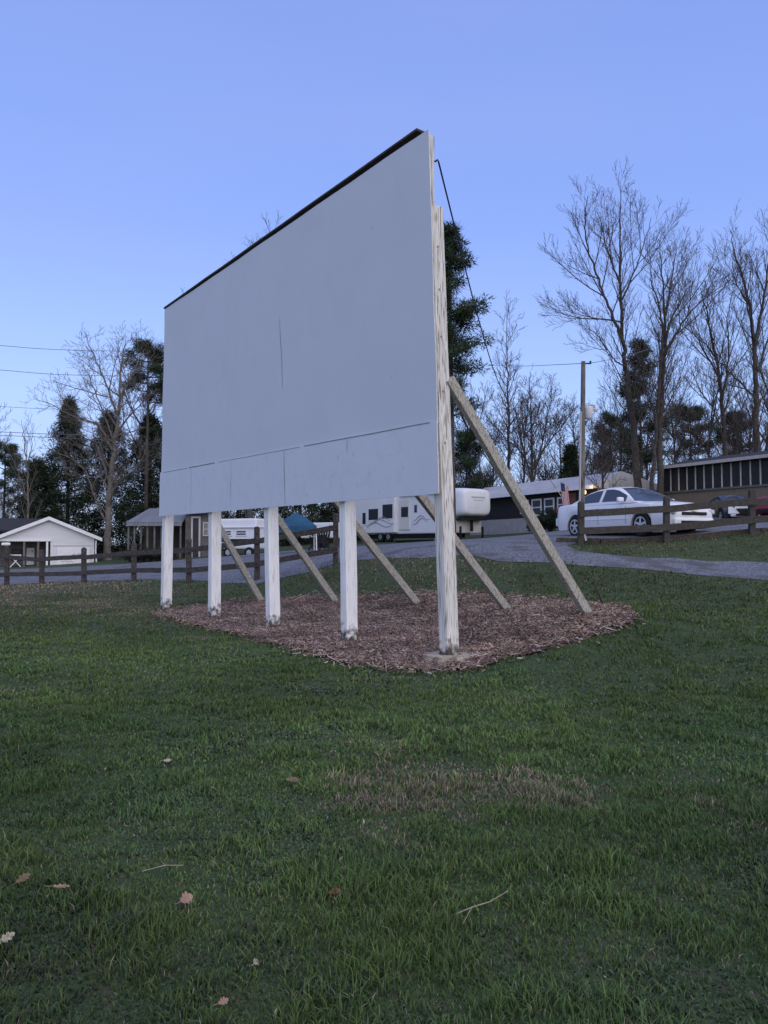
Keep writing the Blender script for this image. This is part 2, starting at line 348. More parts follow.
def grass(bands):
    Vs = []; Cs = []; Ts = []; off = 0
    for (y0, y1, dens, h0, wd) in bands:
        xa, xb = -.60 * y1 - 1.2, .60 * y1 + 1.2
        n = int((xb - xa) * (y1 - y0) * dens); x = rng.uniform(xa, xb, n); y = rng.uniform(y0, y1, n)
        k = np.abs(x) < .58 * y + 1.0; x, y = x[k], y[k]
        clump = fbm(x, y, .35, 2); k = rng.random(len(x)) < .35 + 1.0 * clump; x, y = x[k], y[k]
        jx, jy = x + rng.normal(0, .07, len(x)) + .5 * (vnoise(x, y, .3, 61) - .5), y + rng.normal(0, .07, len(x)) + .5 * (vnoise(x, y, .3, 62) - .5)
        k = ~inpoly(jx, jy, mulch_poly) & ~inpoly(jx + rng.normal(0, .08, len(x)), jy + rng.normal(0, .1, len(x)), gravel_poly)
        k &= ~((np.abs(x - foot_pads[0].x) < .3) & (np.abs(y - foot_pads[0].y) < .3))
        x, y = x[k], y[k]; n = len(x)
        dry = dryness(x, y); dead = rng.random(n) < np.clip(.085 + dry * .9, 0, .95)
        tuft = np.clip(fbm(x, y, .22, 77) * 2.2 - .75, 0, 1.2)
        h = h0 * (.38 + .95 * tuft) * rng.uniform(.6, 1.25, n) * np.where(dead & (dry < .3), .62, 1) * (1 - .25 * dry)
        wdt = wd * rng.uniform(.6, 1.3, n) * np.where(rng.random(n) < .03, 1.8, 1)
        a = rng.uniform(0, 6.28, n); lean = np.abs(rng.normal(.7, .6, n)) + np.where(dead & (dry < .3), .5, 0); fa = rng.uniform(0, 6.28, n)
        lx, ly = np.cos(a) * lean, np.sin(a) * lean; nl = np.sqrt(1 + lean ** 2)
        weed = (rng.random(n) < np.clip(fbm(x, y, .9, 141) * 3.4 - 1.9, 0, .55)) & ~dead & (y < 13)
        h = np.where(weed, h * .62, h); wdt = np.where(weed, wdt * 2.6, wdt); lean = np.where(weed, lean + .9, lean)
        lx, ly = np.cos(a) * lean, np.sin(a) * lean
        z = terr(x, y) - .004
        B = np.stack([x, y, z], 1); D1 = np.stack([lx * .35, ly * .35, np.ones(n)], 1) / np.sqrt(1 + .12 * lean ** 2)[:, None]; D2 = np.stack([lx * 1.5, ly * 1.5, np.full(n, .75)], 1) / np.sqrt(.56 + 2.25 * lean ** 2)[:, None]
        S = np.stack([np.cos(fa), np.sin(fa), np.zeros(n)], 1) * wdt[:, None] * .5
        M = B + D1 * h[:, None] * .55; Tp = M + D2 * h[:, None] * .5
        V = np.stack([B - S, B + S, M + S * .85, M - S * .85, Tp], 1).reshape(-1, 3)
        b = (np.arange(n) * 5 + off)[:, None]
        Ts.append(np.concatenate([b + np.array(t) for t in ((0, 1, 2), (0, 2, 3), (3, 2, 4))])); off += n * 5
        hue = np.clip(fbm(x, y, 1.6, 51) * 1.6 - .3, 0, 1)[:, None]; r1 = rng.random(n)[:, None]
        g = np.array([.054, .119, .034]) * (1 - hue) + np.array([.112, .170, .040]) * hue
        g = g * (1 - .5 * r1) + np.array([.095, .135, .075]) * (.5 * r1)
        tan = np.array([.29, .235, .18]) * rng.uniform(.5, 1.15, n)[:, None]
        fo = np.clip((y - 11) / 6, 0, 1)[:, None] * .75; g = g * (1 - fo) + np.array([.095, .105, .045]) * fo
        g = np.where(weed[:, None], np.array([.060, .095, .055]), g)
        big = .62 + .75 * np.clip(fbm(x, y, 2.8, 91) * 1.5 - .25, 0, 1) * (.7 + .6 * vnoise(x, y, .5, 93))
        c = np.where(dead[:, None], tan, g) * (rng.uniform(.6, 1.3, n) * big)[:, None]
        fl = (rng.random(n) < .0035) & (y < 9)
        c = np.where(fl[:, None], np.array([.30, .25, .18]) * rng.uniform(.6, 1.2, n)[:, None], c)
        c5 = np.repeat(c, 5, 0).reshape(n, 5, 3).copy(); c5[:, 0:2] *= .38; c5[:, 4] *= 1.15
        Vs.append(V); Cs.append(c5.reshape(-1, 3))
    m = mat('grass_blade', (.04, .08, .03), attr='Col', rough=.75, spec=.12)
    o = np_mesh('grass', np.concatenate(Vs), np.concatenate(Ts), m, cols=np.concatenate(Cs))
    return tag(o, 'short dark green lawn grass with tan dry patches around the screen', 'grass', kind='stuff')
grass([(1.3, 3.2, 12000, .078, .0037), (3.2, 5, 8500, .072, .0050), (5, 8, 3600, .07, .008), (8, 13, 1400, .068, .012), (13, 22, 520, .068, .019), (22, 31, 170, .08, .03)])

# ------------------------------------------------------------------ fallen leaves and twigs on the lawn
def oak_leaf(px, py, L, rz, tilt, col, label, curl=.25, w=.55):
    g = ground(px, py)
    root = None
    half = [(0, .02), (.12, .03), (.2, .13), (.27, .16), (.33, .09), (.42, .22), (.5, .27), (.56, .15), (.66, .25), (.74, .24), (.8, .12), (.9, .13), (1, 0)]
    b = MB(); n = len(half); vs = []
    for s_ in (-1, 0, 1):
        for (t, hw) in half: vs.append((t - .5, s_ * hw * w * 1.9, curl * ((t - .5) ** 2) * 1.2 + abs(s_) * hw * curl * 1.2 + random.Random(int(t * 99) + s_).uniform(-.02, .02)))
    vs = [Vector(v) * L for v in vs]
    b.add(vs, [(i, i + 1, n + i + 1, n + i) for i in range(n - 1)] + [(n + i, n + i + 1, 2 * n + i + 1, 2 * n + i) for i in range(n - 1)])
    b.tube([Vector((-.78, 0.03, .03)) * L, Vector((-.6, .01, .02)) * L, Vector((-.45, 0, .05)) * L], [.0015, .0018, .0015], 4)
    o = b.build('fallen_leaf', mat('leaf_' + col, *{'tan': ((.24, .14, .10), (.34, .22, .17)), 'red': ((.13, .05, .035), (.19, .08, .055)), 'pale': ((.27, .24, .17), (.36, .33, .25)), 'brown': ((.13, .085, .055), (.19, .125, .08))}[col], 40, .8))
    L *= 1; o.scale = (.82, .82, .82); o.location = (g.x, g.y, g.z + .022 + L * .1); o.rotation_euler = (tilt[0], tilt[1], rz)
    return tag(o, label, 'leaf', 'dead leaves lying in the grass')
oak_leaf(185, 909, .115, R(70), (.75, .1), 'tan', 'largest tan lobed oak leaf standing up in the near grass', w=.6)
oak_leaf(334, 902, .075, R(20), (.5, -.1), 'red', 'dark red brown curled leaf in the near grass right of the tan oak leaf')
oak_leaf(292, 787, .12, R(10), (.4, .1), 'brown', 'orange brown leaf half sunk in grass, left of the dry patch')
oak_leaf(363, 830, .075, R(85), (1.0, 0), 'pale', 'pale upright scrap of leaf just below the dry patch', w=.35)
oak_leaf(167, 766, .075, R(15), (.6, 0), 'pale', 'cream leaf on the darker grass, highest of the leaves in the photo')
oak_leaf(60, 898, .10, R(25), (.4, .2), 'tan', 'narrow tan leaf lying flat at the left, beside the brown one', w=.3)
oak_leaf(22, 890, .10, R(60), (.6, -.2), 'brown', 'brown leaf at the far left among the long blades', w=.45)
oak_leaf(5, 950, .09, R(50), (.7, -.2), 'pale', 'pale grey leaf at the left edge close to the camera', w=.5)
oak_leaf(255, 976, .06, R(80), (.7, .2), 'pale', 'small pale leaf in the nearest grass, lowest of the pale ones', w=.55)
oak_leaf(222, 1014, .07, R(60), (.7, .2), 'tan', 'tan leaf at the very bottom edge of the photo', w=.45)
m_twig = mat('dry_twig', (.24, .20, .145), (.34, .29, .22), 30, .85)
def twig(pts, r, label, side=None):
    g = [ground(px, py) + Vector((0, 0, .05 + dz)) for px, py, dz in pts]
    b = MB(); b.tube(g, [r, r, r * .9, r * .6][:len(g)], 6)
    if side: b.tube([g[1], ground(*side) + Vector((0, 0, .05))], [r * .8, r * .4], 5)
    return tag(b.build('twig', m_twig), label, 'twig')
twig([(456, 931, 0), (472, 925, .008), (490, 918, .012), (508, 911, .02)], .0022, 'pale bare twig lying in the near grass below the dry patch', (463, 938))
twig([(142, 886, 0), (165, 882, .01), (183, 881, .01)], .002, 'short tan twig above the large oak leaf', (160, 874))
# the thin dark stake by the end brace
g0 = ground(605, 607); g1 = at(594, 584, g0.y)
b = MB(); b.tube([g0 - Vector((0, 0, .05)), g0.lerp(g1, .5), g1], [.014, .014, .010], 6)
tag(b.build('metal_stake', mat('dark_iron', (.02, .018, .016), (.05, .035, .03), 30, .7)), 'thin dark stake leaning in the grass at the corner of the mulch bed', 'stake')

# ------------------------------------------------------------------ the big screen
def dirty_foot(m, h=.16):
    nt = m.node_tree; N = nt.nodes; L = nt.links; b = N['Principled BSDF']; src = b.inputs['Base Color'].links[0].from_socket
    g = N.new('ShaderNodeNewGeometry'); sp = N.new('ShaderNodeSeparateXYZ'); L.new(g.outputs['Position'], sp.inputs['Vector'])
    nz = N.new('ShaderNodeTexNoise'); nz.inputs['Scale'].default_value = 11; nz.inputs['Detail'].default_value = 6; L.new(g.outputs['Position'], nz.inputs['Vector'])
    ma = N.new('ShaderNodeMath'); ma.operation = 'MULTIPLY_ADD'; ma.inputs[1].default_value = .75; L.new(nz.outputs['Fac'], ma.inputs[0]); L.new(sp.outputs['Z'], ma.inputs[2])
    mr = N.new('ShaderNodeMapRange'); mr.inputs['From Min'].default_value = h + .32; mr.inputs['From Max'].default_value = h + .52; mr.inputs['To Min'].default_value = 1; mr.inputs['To Max'].default_value = 0
    L.new(ma.outputs['Value'], mr.inputs['Value'])
    mx = N.new('ShaderNodeMix'); mx.data_type = 'RGBA'; L.new(mr.outputs['Result'], mx.inputs['Factor']); L.new(src, mx.inputs['A']); mx.inputs['B'].default_value = (.075, .06, .048, 1)
    L.new(mx.outputs['Result'], b.inputs['Base Color'])
m_paint = mat('screen_paint', (.492, .530, .592), (.504, .542, .605), .7, .75, .10, 12, stretch=(1, 1, .7), third=(.487, .525, .588), tscale=2.2)
m_paint2 = mat('screen_paint_lower', (.518, .557, .62), (.535, .574, .638), 1.4, .75, .12, 14, stretch=(1, 1, .8), third=(.505, .543, .605), tscale=5)
m_crack = mat('crack_dark', (.22, .23, .26), rough=.9)
m_edge = mat('ply_edge', (.50, .47, .42), (.66, .64, .60), 14, .85, .3, 40)
m_post = mat('post_white', (.68, .68, .68), (.78, .78, .77), 5, .8, .35, 26, stretch=(3, 3, .25), third=(.60, .58, .55), tscale=14)
m_postw = mat('post_weathered', (.52, .50, .45), (.72, .70, .66), 12, .85, .6, 40, stretch=(3, 3, .12), third=(.19, .165, .13), tscale=22)
m_wood = mat('brace_wood', (.30, .285, .245), (.42, .40, .35), 16, .85, .6, 40, stretch=(2, 2, .8), third=(.17, .15, .12), tscale=24)
dirty_foot(m_post); dirty_foot(m_postw, .16)
m_mud = mat('post_foot', (.10, .085, .065), (.32, .30, .26), 9, .9, .6, 30, third=(.05, .045, .035), tscale=14)
m_cap = mat('cap_brown', (.030, .023, .021), (.06, .045, .04), 8, .8)
m_conc = mat('concrete', (.30, .25, .185), (.42, .36, .28), 9, .95, .8, 40, third=(.20, .17, .14), tscale=12)
m_steel = mat('steel', (.35, .35, .36), rough=.45, metal=.9)

screen = thing('outdoor_movie_screen', 'big white outdoor movie screen of painted boards on five tall posts with slanted braces', 'movie screen', (POST0.x, POST0.y, 0))
bpy.context.view_layer.update()
def S(s, n, z): # metres along the screen, metres behind the post line, height -> local to the screen's base
    q = SD * s + SN * n
    return Vector((q.x, q.y, z))
NF = -.175
PA = POST0 + SN * NF; PB = PA + SD
cTL, cTR, cBR, cBL = [on_plane(px, py, PA, PB) for px, py in ((165, 309.5), (428.5, 128.8), (439.8, 493.5), (160, 516.5))]
sL, sR = on_plane(161, 474, PA, PB), on_plane(437.6, 423, PA, PB)
def lerp2(a, b, t): return (a[0] + (b[0] - a[0]) * t, a[1] + (b[1] - a[1]) * t)
def panel(name, TL, TR, BR, BL, n0, th, nu, nv, m, wav, seams):
    b = MB(); rg = random.Random(5)
    def sz(u, v):
        p = lerp2(lerp2(TL, TR, u), lerp2(BL, BR, u), v)
        return p
    def f(u, v, back=0):
        p = sz(u, v); d = wav * (mnoise.noise(Vector((p[0] * .8, p[1] * .8, 3.1))) + .4 * mnoise.noise(Vector((p[0] * 2.2, p[1] * 2.2, 7))))
        ez = .012 * mnoise.noise(Vector((p[0] * 1.3, 9, 2))) if v in (0, 1) else 0
        es = .012 * mnoise.noise(Vector((3, p[1] * 1.1, 2))) if u in (0, 1) else 0
        return S(p[0] + es, n0 + d + back, p[1] + ez)
    b.quadgrid(lambda u, v: f(u, v), nu, nv, 0); o1 = (nu + 1) * (nv + 1)
    b.quadgrid(lambda u, v: f(u, v, th), nu, nv, 1)
    def idx(i, j): return j * (nu + 1) + i
    ring = [idx(i, 0) for i in range(nu)] + [idx(nu, j) for j in range(nv)] + [idx(i, nv) for i in range(nu, 0, -1)] + [idx(0, j) for j in range(nv, 0, -1)]
    for k in range(len(ring)):
        a, c = ring[k], ring[(k + 1) % len(ring)]; b.f.append((a, c, c + o1, a + o1)); b.m.append(1)
    for (u0, v0, u1, v1, wd, proud) in seams:
        k = 8
        vs = []
        for i in range(k + 1):
            t = i / k; u = u0 + (u1 - u0) * t; v = v0 + (v1 - v0) * t
            jit = .006 * mnoise.noise(Vector((u0 * 40, t * 4, v0 * 7)))
            p = f(u, v); hz = S(wd * (.4 + .6 * math.sin(math.pi * min(max(t, .04), .96))) / 2, 0, 0) if abs(v1 - v0) > abs(u1 - u0) else Vector((0, 0, wd / 2))
            p = p + (Vector((SD.x, SD.y, 0)) * jit if abs(v1 - v0) > abs(u1 - u0) else Vector((0, 0, jit)))
            off = Vector((-SN.x, -SN.y, 0)) * proud
            vs += [p - hz + off, p + hz + off]
        b.add(vs, [(2 * i, 2 * i + 1, 2 * i + 3, 2 * i + 2) for i in range(k)], 2)
    return b.build(name, [m, m_edge, m_crack], screen, smooth=50)
def uv_upper(px, py):
    s, z = on_plane(px, py, PA, PB); u = (cTL[0] - s) / (cTL[0] - cTR[0])
    zt = cTL[1] + (cTR[1] - cTL[1]) * u; zb = sL[1] + (sR[1] - sL[1]) * u
    return u, (zt - z) / (zt - zb)
a0 = uv_upper(279, 319); a1 = uv_upper(282, 388)
panel('upper_panel', cTL, cTR, sR, sL, 0 + NF, .016, 40, 22, m_paint, .012, [(a0[0], a0[1], a1[0], a1[1], .016, .004)] + [(u_, v_, u_ + .001, v_ + d_, .006, .003) for u_, v_, d_ in ((.33, .16, .012), (.75, .10, .012), (.62, .47, .01), (.9, .80, .012), (.22, .55, .012), (.86, .22, .02), (.49, .88, .01), (.16, .3, .014))])
def uL(px): s_ = on_plane(px, 480, PA, PB)[0]; return (cBL[0] - s_) / (cBL[0] - cBR[0])
rgk = random.Random(21); specks = []
for k in range(26):
    u_ = rgk.uniform(.04, .96); v_ = rgk.uniform(.08, .9); specks.append((u_, v_, u_ + rgk.uniform(-.002, .002), v_ + rgk.uniform(.02, .09), rgk.uniform(.004, .010), .0035))
panel('lower_panel', (sL[0] + .01, sL[1] + .03), (sR[0] - .01, sR[1] + .03), cBR, cBL, NF - .022, .016, 40, 5, m_paint2, .008, [(uL(285), .02, uL(286.5), .97, .016, .004), (uL(232), .04, uL(232), .9, .008, .004), (uL(192), .02, uL(192), .98, .008, .004), (uL(349), .03, uL(349), .25, .01, .004), (.02, .012, .16, .012, .012, .004), (.17, .010, .30, .010, .022, .004), (.32, .012, .64, .012, .009, .004), (.655, .01, .985, .01, .016, .004)] + specks)
# framing timber behind the boards, seen at the right end
sE = cTR[0]
b = MB()
zTop = on_plane(432, 136, PA, PB)[1]
b.beam(S(sE + .06, NF + .07, cBR[1] + .02), S(sE + .06, NF + .07, cTR[1] - .06), .09, .10, up=(SN.x, SN.y, 0), nseg=8, wob=.006)
b.build('end_stud', m_postw, screen, bevel=.004)
b = MB()
for k in range(7):
    t = k / 6; zz = cBR[1] + .12 + (cTR[1] - .3 - cBR[1]) * t
    b.beam(S(sE + .12, NF + .07, zz), S(cTL[0] - .05, NF + .07, zz + (cTL[1] - cTR[1]) * t), .09, .05)
b.build('framing_rails', m_wood, screen)
# the dark cap board along the top
b = MB()
b.beam(S(sE + .22, NF + .06, cTR[1] + .085), S(cTL[0] + .03, NF + .06, cTL[1] + .035), .17, .036, nseg=12, wob=.006, seed=2)
b.build('cap_board', m_cap, screen, bevel=.006)
# posts
top_z = on_plane(437, 197, PA, PB)[1]
base_px = [(450, 663), (350, 642), (273.5, 631), (214.5, 621), (166, 612)]
top_px = [(443, 492), (347.5, 503), (271, 509), (215, 513.5), (168, 517)]
for i in range(5):
    P = post_xy(i); sb = on_plane(*base_px[i], POST0, POST0 + SD)[0]; st, stz = on_plane(*top_px[i], POST0, POST0 + SD)
    zt = top_z if i == 0 else stz + 3.6
    g = tz((POST0 + SD * sb).x, (POST0 + SD * sb).y)
    k = (zt - 0) / max(stz, .1); pb = S(sb, 0, g - .15); pm = S(sb + (st - sb) * .14, 0, .32 + g); ptp = S(sb + (st - sb) * k, 0, zt)
    if i == 0: ptp = S(on_plane(433.5, 206, POST0, POST0 + SD)[0], .0, zt)
    b = MB(); dirv = (ptp - pb); pts = [pb, pb.lerp(ptp, .05), pb.lerp(ptp, .075), pb.lerp(ptp, .5), ptp]
    up = (SN.x, SN.y, 0)
    wd, dp = .165, .215
    b.beam(pb, ptp, wd, dp, up=up, nseg=10, wob=.004, seed=i)
    po = b.build('post', m_postw if i == 0 else m_post, screen, bevel=.012)
    if i == 0:
        tag(po, 'weathered end post with peeling paint')
        pv = dirv.normalized()
        for zz in (2.9, 3.6, 4.35, 5.0, 5.6):
            q = pb.lerp(ptp, (zz - pb.z) / (ptp.z - pb.z)) + S(-wd / 2 - .008, -.02, 0)
            bb = MB(); bb.lathe([(.0, .012), (.012, .012), (.014, 0), (.014, -.01)], q, axis=(-SD.x, -SD.y, 0), k=6); bb.build('bolt', m_steel, po)
        bb = MB(); bb.lathe([(.012, -.03), (.012, .03)], S(sE + .0, NF + .14, cTR[1] - .40), axis=(-SD.x, -SD.y, 0), k=8); bb.build('cable_hook', m_cap, screen)
    # brace from the back of the post down to its foot
    ft = feet[i]; ft = Vector((ft.x - POST0.x, ft.y - POST0.y, ft.z - .12))
    if i == 0:
        tp = S(on_plane(446, 376, POST0, POST0 + SD)[0] + .06, .10, on_plane(448, 377, POST0, POST0 + SD)[1])
    else: tp = S(sb + (st - sb) * 1.5, .12, 3.75)
    b = MB(); b.beam(ft, tp, .10, .15, up=(0, 0, 1), nseg=6, wob=.006, seed=30 + i)
    b.build('brace', m_wood, screen, bevel=.008)
# concrete pad round the end post
b = MB(); rg = random.Random(3); prof = []
nn = 26; vs = []
for j in range(nn):
    an = 6.2832 * j / nn; r = .33 * (1 + rg.uniform(-.1, .1))
    vs.append(Vector((r * math.cos(an), r * .92 * math.sin(an), .045 + rg.uniform(-.006, .006))))
vs2 = [Vector((v.x * 1.05, v.y * 1.05, -.05)) for v in vs]; vi = [Vector((v.x * .45, v.y * .45, .055)) for v in vs]; vj = [Vector((v.x * .4, v.y * .4, .02)) for v in vs]
fs = []
for j in range(nn):
    q = (j + 1) % nn; fs += [(j, q, q + nn, j + nn), (j + 2 * nn, q + 2 * nn, q, j), (j + 3 * nn, q + 3 * nn, q + 2 * nn, j + 2 * nn)]
b.add(vs + vs2 + vi + vj, fs)
pd = b.build('concrete_pad', m_conc, screen, smooth=50); pd.location = (on_plane(450, 663, POST0, POST0 + SD)[0] * SD.x, on_plane(450, 663, POST0, POST0 + SD)[0] * SD.y, .05)

# ------------------------------------------------------------------ fences
m_fence = mat('fence_wood', (.035, .030, .029), (.07, .06, .056), 12, .9, .6, 26, stretch=(1, 1, 1), third=(.10, .09, .08), tscale=19)
m_fence2 = mat('fence_wood_worn', (.036, .033, .030), (.072, .067, .061), 14, .9, .6, 26, third=(.05, .042, .036), tscale=9)
def fence(name, label, pts, r0, r1, rh, m):
    """pts: (base px, base py, top py, depth)"""
    root = thing(name, label, 'fence', at(pts[0][0], pts[0][1], pts[0][3]))
    bpy.context.view_layer.update(); o = Vector(root.location)
    prm = []
    for k, (px, pb, pt, Y) in enumerate(pts):
        B_ = at(px, pb, Y); T_ = at(px, pt, Y); B_.z = min(B_.z, tz(B_.x, B_.y)) ; prm.append((B_, T_))
        b = MB(); lean = random.Random(k + 5).uniform(-.03, .03)
        p0 = B_ - o - Vector((0, 0, .15)); p1 = T_ - o + Vector((lean, 0, 0))
        b.beam(p0, p1, .15, .15, up=(0, 1, 0), nseg=5, wob=.008, seed=k)
        b.tube([p1 - Vector((0, 0, .01)), p1 + Vector((0, 0, .03)), p1 + Vector((0, 0, .05))], [.085, .075, .02], 8)
        b.build('post', m, root, bevel=.012)
    for k in range(len(prm) - 1):
        for j, fr in enumerate((r0, r1)):
            rg = random.Random(k * 2 + j)
            a = prm[k][1].lerp(prm[k][0], fr); c = prm[k + 1][1].lerp(prm[k + 1][0], fr)
            off = Vector((0, -.10, rg.uniform(-.015, .015)))
            d = (c - a).normalized()
            b = MB(); b.beam(a - o + off - d * .06, c - o + off + d * .06 + Vector((0, -.012, rg.uniform(-.02, .02))), .04, rh, nseg=6, wob=.007, seed=k + j * 7)
            b.build('rail', m, root, bevel=.006)
    return root
fence('split_rail_fence', 'dark two rail wooden fence running along the gravel road, left of the screen', [(-80, 592, 553, 33), (-36, 589, 551, 31), (7, 586, 547, 29.5), (42, 584, 551, 28.5), (84, 583, 548.6, 27.5), (134, 581.4, 544, 26), (189, 583, 539.5, 24), (257, 580, 528, 22.5), (336, 564.5, 515, 22)], .25, .70, .16, m_fence)
fence('split_rail_fence', 'short two rail wooden fence in front of the white sedan', [(580.5, 545, 503, 21), (666, 543, 497.6, 21), (752, 534.5, 490.5, 21), (842, 530, 484, 21)], .27, .66, .19, m_fence2)
# the ground timbers under the right fence
m_tie = mat('tie_wood', (.05, .04, .033), (.11, .09, .075), 8, .9, .6, 26)
root = thing('landscape_timber', 'dark edging timbers on the ground below the fence by the white sedan', 'edging timber', at(556, 543, 21.5))
bpy.context.view_layer.update(); o = Vector(root.location)
tp = [(556, 21.8), (600, 21.5), (668, 21.35), (760, 21.3), (850, 21.3)]
for k in range(len(tp) - 1):
    a = at(tp[k][0], 540, tp[k][1]); c = at(tp[k + 1][0], 540, tp[k + 1][1]); a.z = tz(a.x, a.y) + .05; c.z = tz(c.x, c.y) + .05
    b = MB(); d = (c - a).normalized() * .01; b.beam(a - o + d, c - o - d, .15, .16, nseg=5, wob=.01, seed=k); b.build('timber', m_tie, root, bevel=.015)


# ------------------------------------------------------------------ vehicles
m_glass = mat('dark_glass', (.035, .042, .052), rough=.05, spec=.7)
m_tyre = mat('tyre', (.012, .012, .013), rough=.85)
m_rim = mat('rim', (.45, .46, .48), rough=.35, metal=.7)
m_black = mat('black_trim', (.010, .010, .011), rough=.6)
m_lamp = mat('lamp_glass', (.55, .57, .60), (.35, .36, .4), 20, .1, spec=.6)
m_white_car = mat('white_car_paint', (.70, .71, .73), (.66, .67, .69), 2, .22, spec=.6)
m_tail = mat('tail_lamp', (.25, .02, .02), rough=.2)
def car(name, label, paint, loc, heading, sc=1.0, W=.91, H=1.46, fascia=None, emblem=False, group=None, sunroof=False):
    root = thing(name, label, 'car', loc, heading, group); root.scale = (sc, sc, sc)
    half = 2.48; xw = (1.42, -1.38); rw = .335
    def top(x):
        P = [(-2.48, .80), (-2.44, .95), (-2.30, 1.02), (-1.55, 1.04), (-.9, 1.0), (.9, .985), (1.3, .965), (1.9, .925), (2.25, .87), (2.42, .79), (2.48, .66)]
        for (a, za), (b, zb) in zip(P, P[1:]):
            if a <= x <= b: return za + (zb - za) * (x - a) / (b - a)
        return P[-1][1]
    def hw(x):
        e = abs(x) / half; return W * (1 - .10 * max(0, e - .45) ** 2 / .30 - (.16 * max(0, (e - .9) / .1) ** 2))
    def bot(x):
        z = .21 + .10 * max(0, (abs(x) - 2.2) / .28)
        for q in xw:
            d = abs(x - q)
            if d < .40: z = max(z, .30 + math.sqrt(.40 ** 2 - d ** 2) * .98)
        return z
    st = sorted(set([round(-half + .08 * i, 3) for i in range(63)] + [half] + [round(q + .40 * math.cos(a * math.pi / 14), 3) for q in xw for a in range(15)]))
    vs = []; b = MB()
    for x in st:
        t, wd, zb = top(x), hw(x), bot(x); hh = t - zb
        ring = [(0, zb), (.80, zb), (.965, zb + .015), (1.0, zb + hh * .30), (.995, zb + hh * .62), (.965, zb + hh * .86), (.90, t - .015), (.60, t + .03), (0, t + .045)]
        row = [(x, -y * wd, z) for y, z in ring] + [(x, y * wd, z) for y, z in ring[-2:0:-1]]
        vs += row
    k = 16; n = len(st); fs = [(i * k + j, i * k + (j + 1) % k, (i + 1) * k + (j + 1) % k, (i + 1) * k + j) for i in range(n - 1) for j in range(k)]
    fs += [tuple(range(k)), tuple((n - 1) * k + j for j in range(k))]
    b.add(vs, fs); b.build('body', paint, root, smooth=38)
    # cabin
    belt = .985
    def roof(x):
        P = [(-1.78, .99), (-1.3, 1.21), (-.95, 1.36), (-.6, H - .035), (-.2, H), (.1, H - .01), (.35, H - .07), (.7, 1.25), (1.0, 1.09), (1.2, .97)]
        for (a, za), (c, zc) in zip(P, P[1:]):
            if a <= x <= c:
                return za + (zc - za) * (x - a) / (c - a)
        return .97
    st2 = [round(-1.78 + .0596 * i, 4) for i in range(51)]; rows = []
    for x in st2:
        z = roof(x); f = max(0.02, (z - belt) / (H - belt)); wb = hw(x) * (.93 - .03 * (x < -1.2)); wr = wb - (.27 * f)
        zt = belt - .03 + (z - belt + .03)
        ring = [(wb, belt - .03), (wb - .03 * f, belt + .05 * f), (wr + .045 * f, belt + (z - belt) * .86), (wr - .02 * f, belt + (z - belt) * .955), (wr - .12 * f, z), (0, z + .035 * f)]
        rows.append([Vector((x, -y, zz)) for y, zz in ring] + [Vector((x, y, zz)) for y, zz in ring[-2::-1]])
    k = 11; parts = {'roof': MB(), 'windshield': MB(), 'rear_window': MB(), 'side_window': MB(), 'side_window2': MB(), 'side_window3': MB(), 'side_window4': MB()}
    for i in range(len(st2) - 1):
        xm = (st2[i] + st2[i + 1]) / 2
        for j in range(k - 1):
            q = [rows[i][j], rows[i][j + 1], rows[i + 1][j + 1], rows[i + 1][j]]; key = 'roof'
            if j in (4, 5) and .26 < xm < 1.12: key = 'windshield'
            if j in (4, 5) and -1.62 < xm < -.82: key = 'rear_window'
            if j in (1, 8) and -1.22 < xm < .80 and not (-.36 < xm < -.24):
                key = {(1, True): 'side_window', (1, False): 'side_window2', (8, True): 'side_window3', (8, False): 'side_window4'}[(j, xm > -.3)]
            parts[key].add(q, [(0, 1, 2, 3)])
    for key, p in parts.items():
        o = p.build(key.rstrip('234'), paint if key == 'roof' else m_glass, root, recalc=False)
        bm = bmesh.new(); bm.from_mesh(o.data); bmesh.ops.remove_doubles(bm, verts=bm.verts, dist=1e-4); bmesh.ops.recalc_face_normals(bm, faces=bm.faces); bm.to_mesh(o.data); bm.free()
        o.data.polygons.foreach_set('use_smooth', [True] * len(o.data.polygons))
    # underside block so that nothing shows through the arches
    b = MB(); b.box((0, 0, .45), (4.2, 1.3, .4)); b.build('chassis', m_black, root)
    for q in xw:
        for sd in (-1, 1):
            c = (q, sd * (W - .115), rw)
            b = MB(); b.lathe([(rw * .62, -.1), (rw * .9, -.105), (rw, -.07), (rw, .07), (rw * .9, .105), (rw * .62, .10)], c, (0, sd, 0), 28); wh = b.build('wheel', m_tyre, root, smooth=40)
            b = MB(); b.lathe([(rw * .66, .06), (rw * .66, .112), (rw * .58, .112), (rw * .55, .07), (rw * .10, .06)], c, (0, sd, 0), 28)
            for a in range(5):
                an = a * 2 * math.pi / 5 + .3; d = Vector((math.cos(an), 0, math.sin(an))); cc = Vector(c) + Vector((0, sd * .095, 0))
                b.beam(cc + d * .03, cc + d * rw * .60, .07, .03, up=(0, 1, 0), taper=.75)
            b.lathe([(.055, .08), (.055, .118), (.0, .12)], c, (0, sd, 0), 12)
            b.build('rim', m_rim, wh, smooth=35)
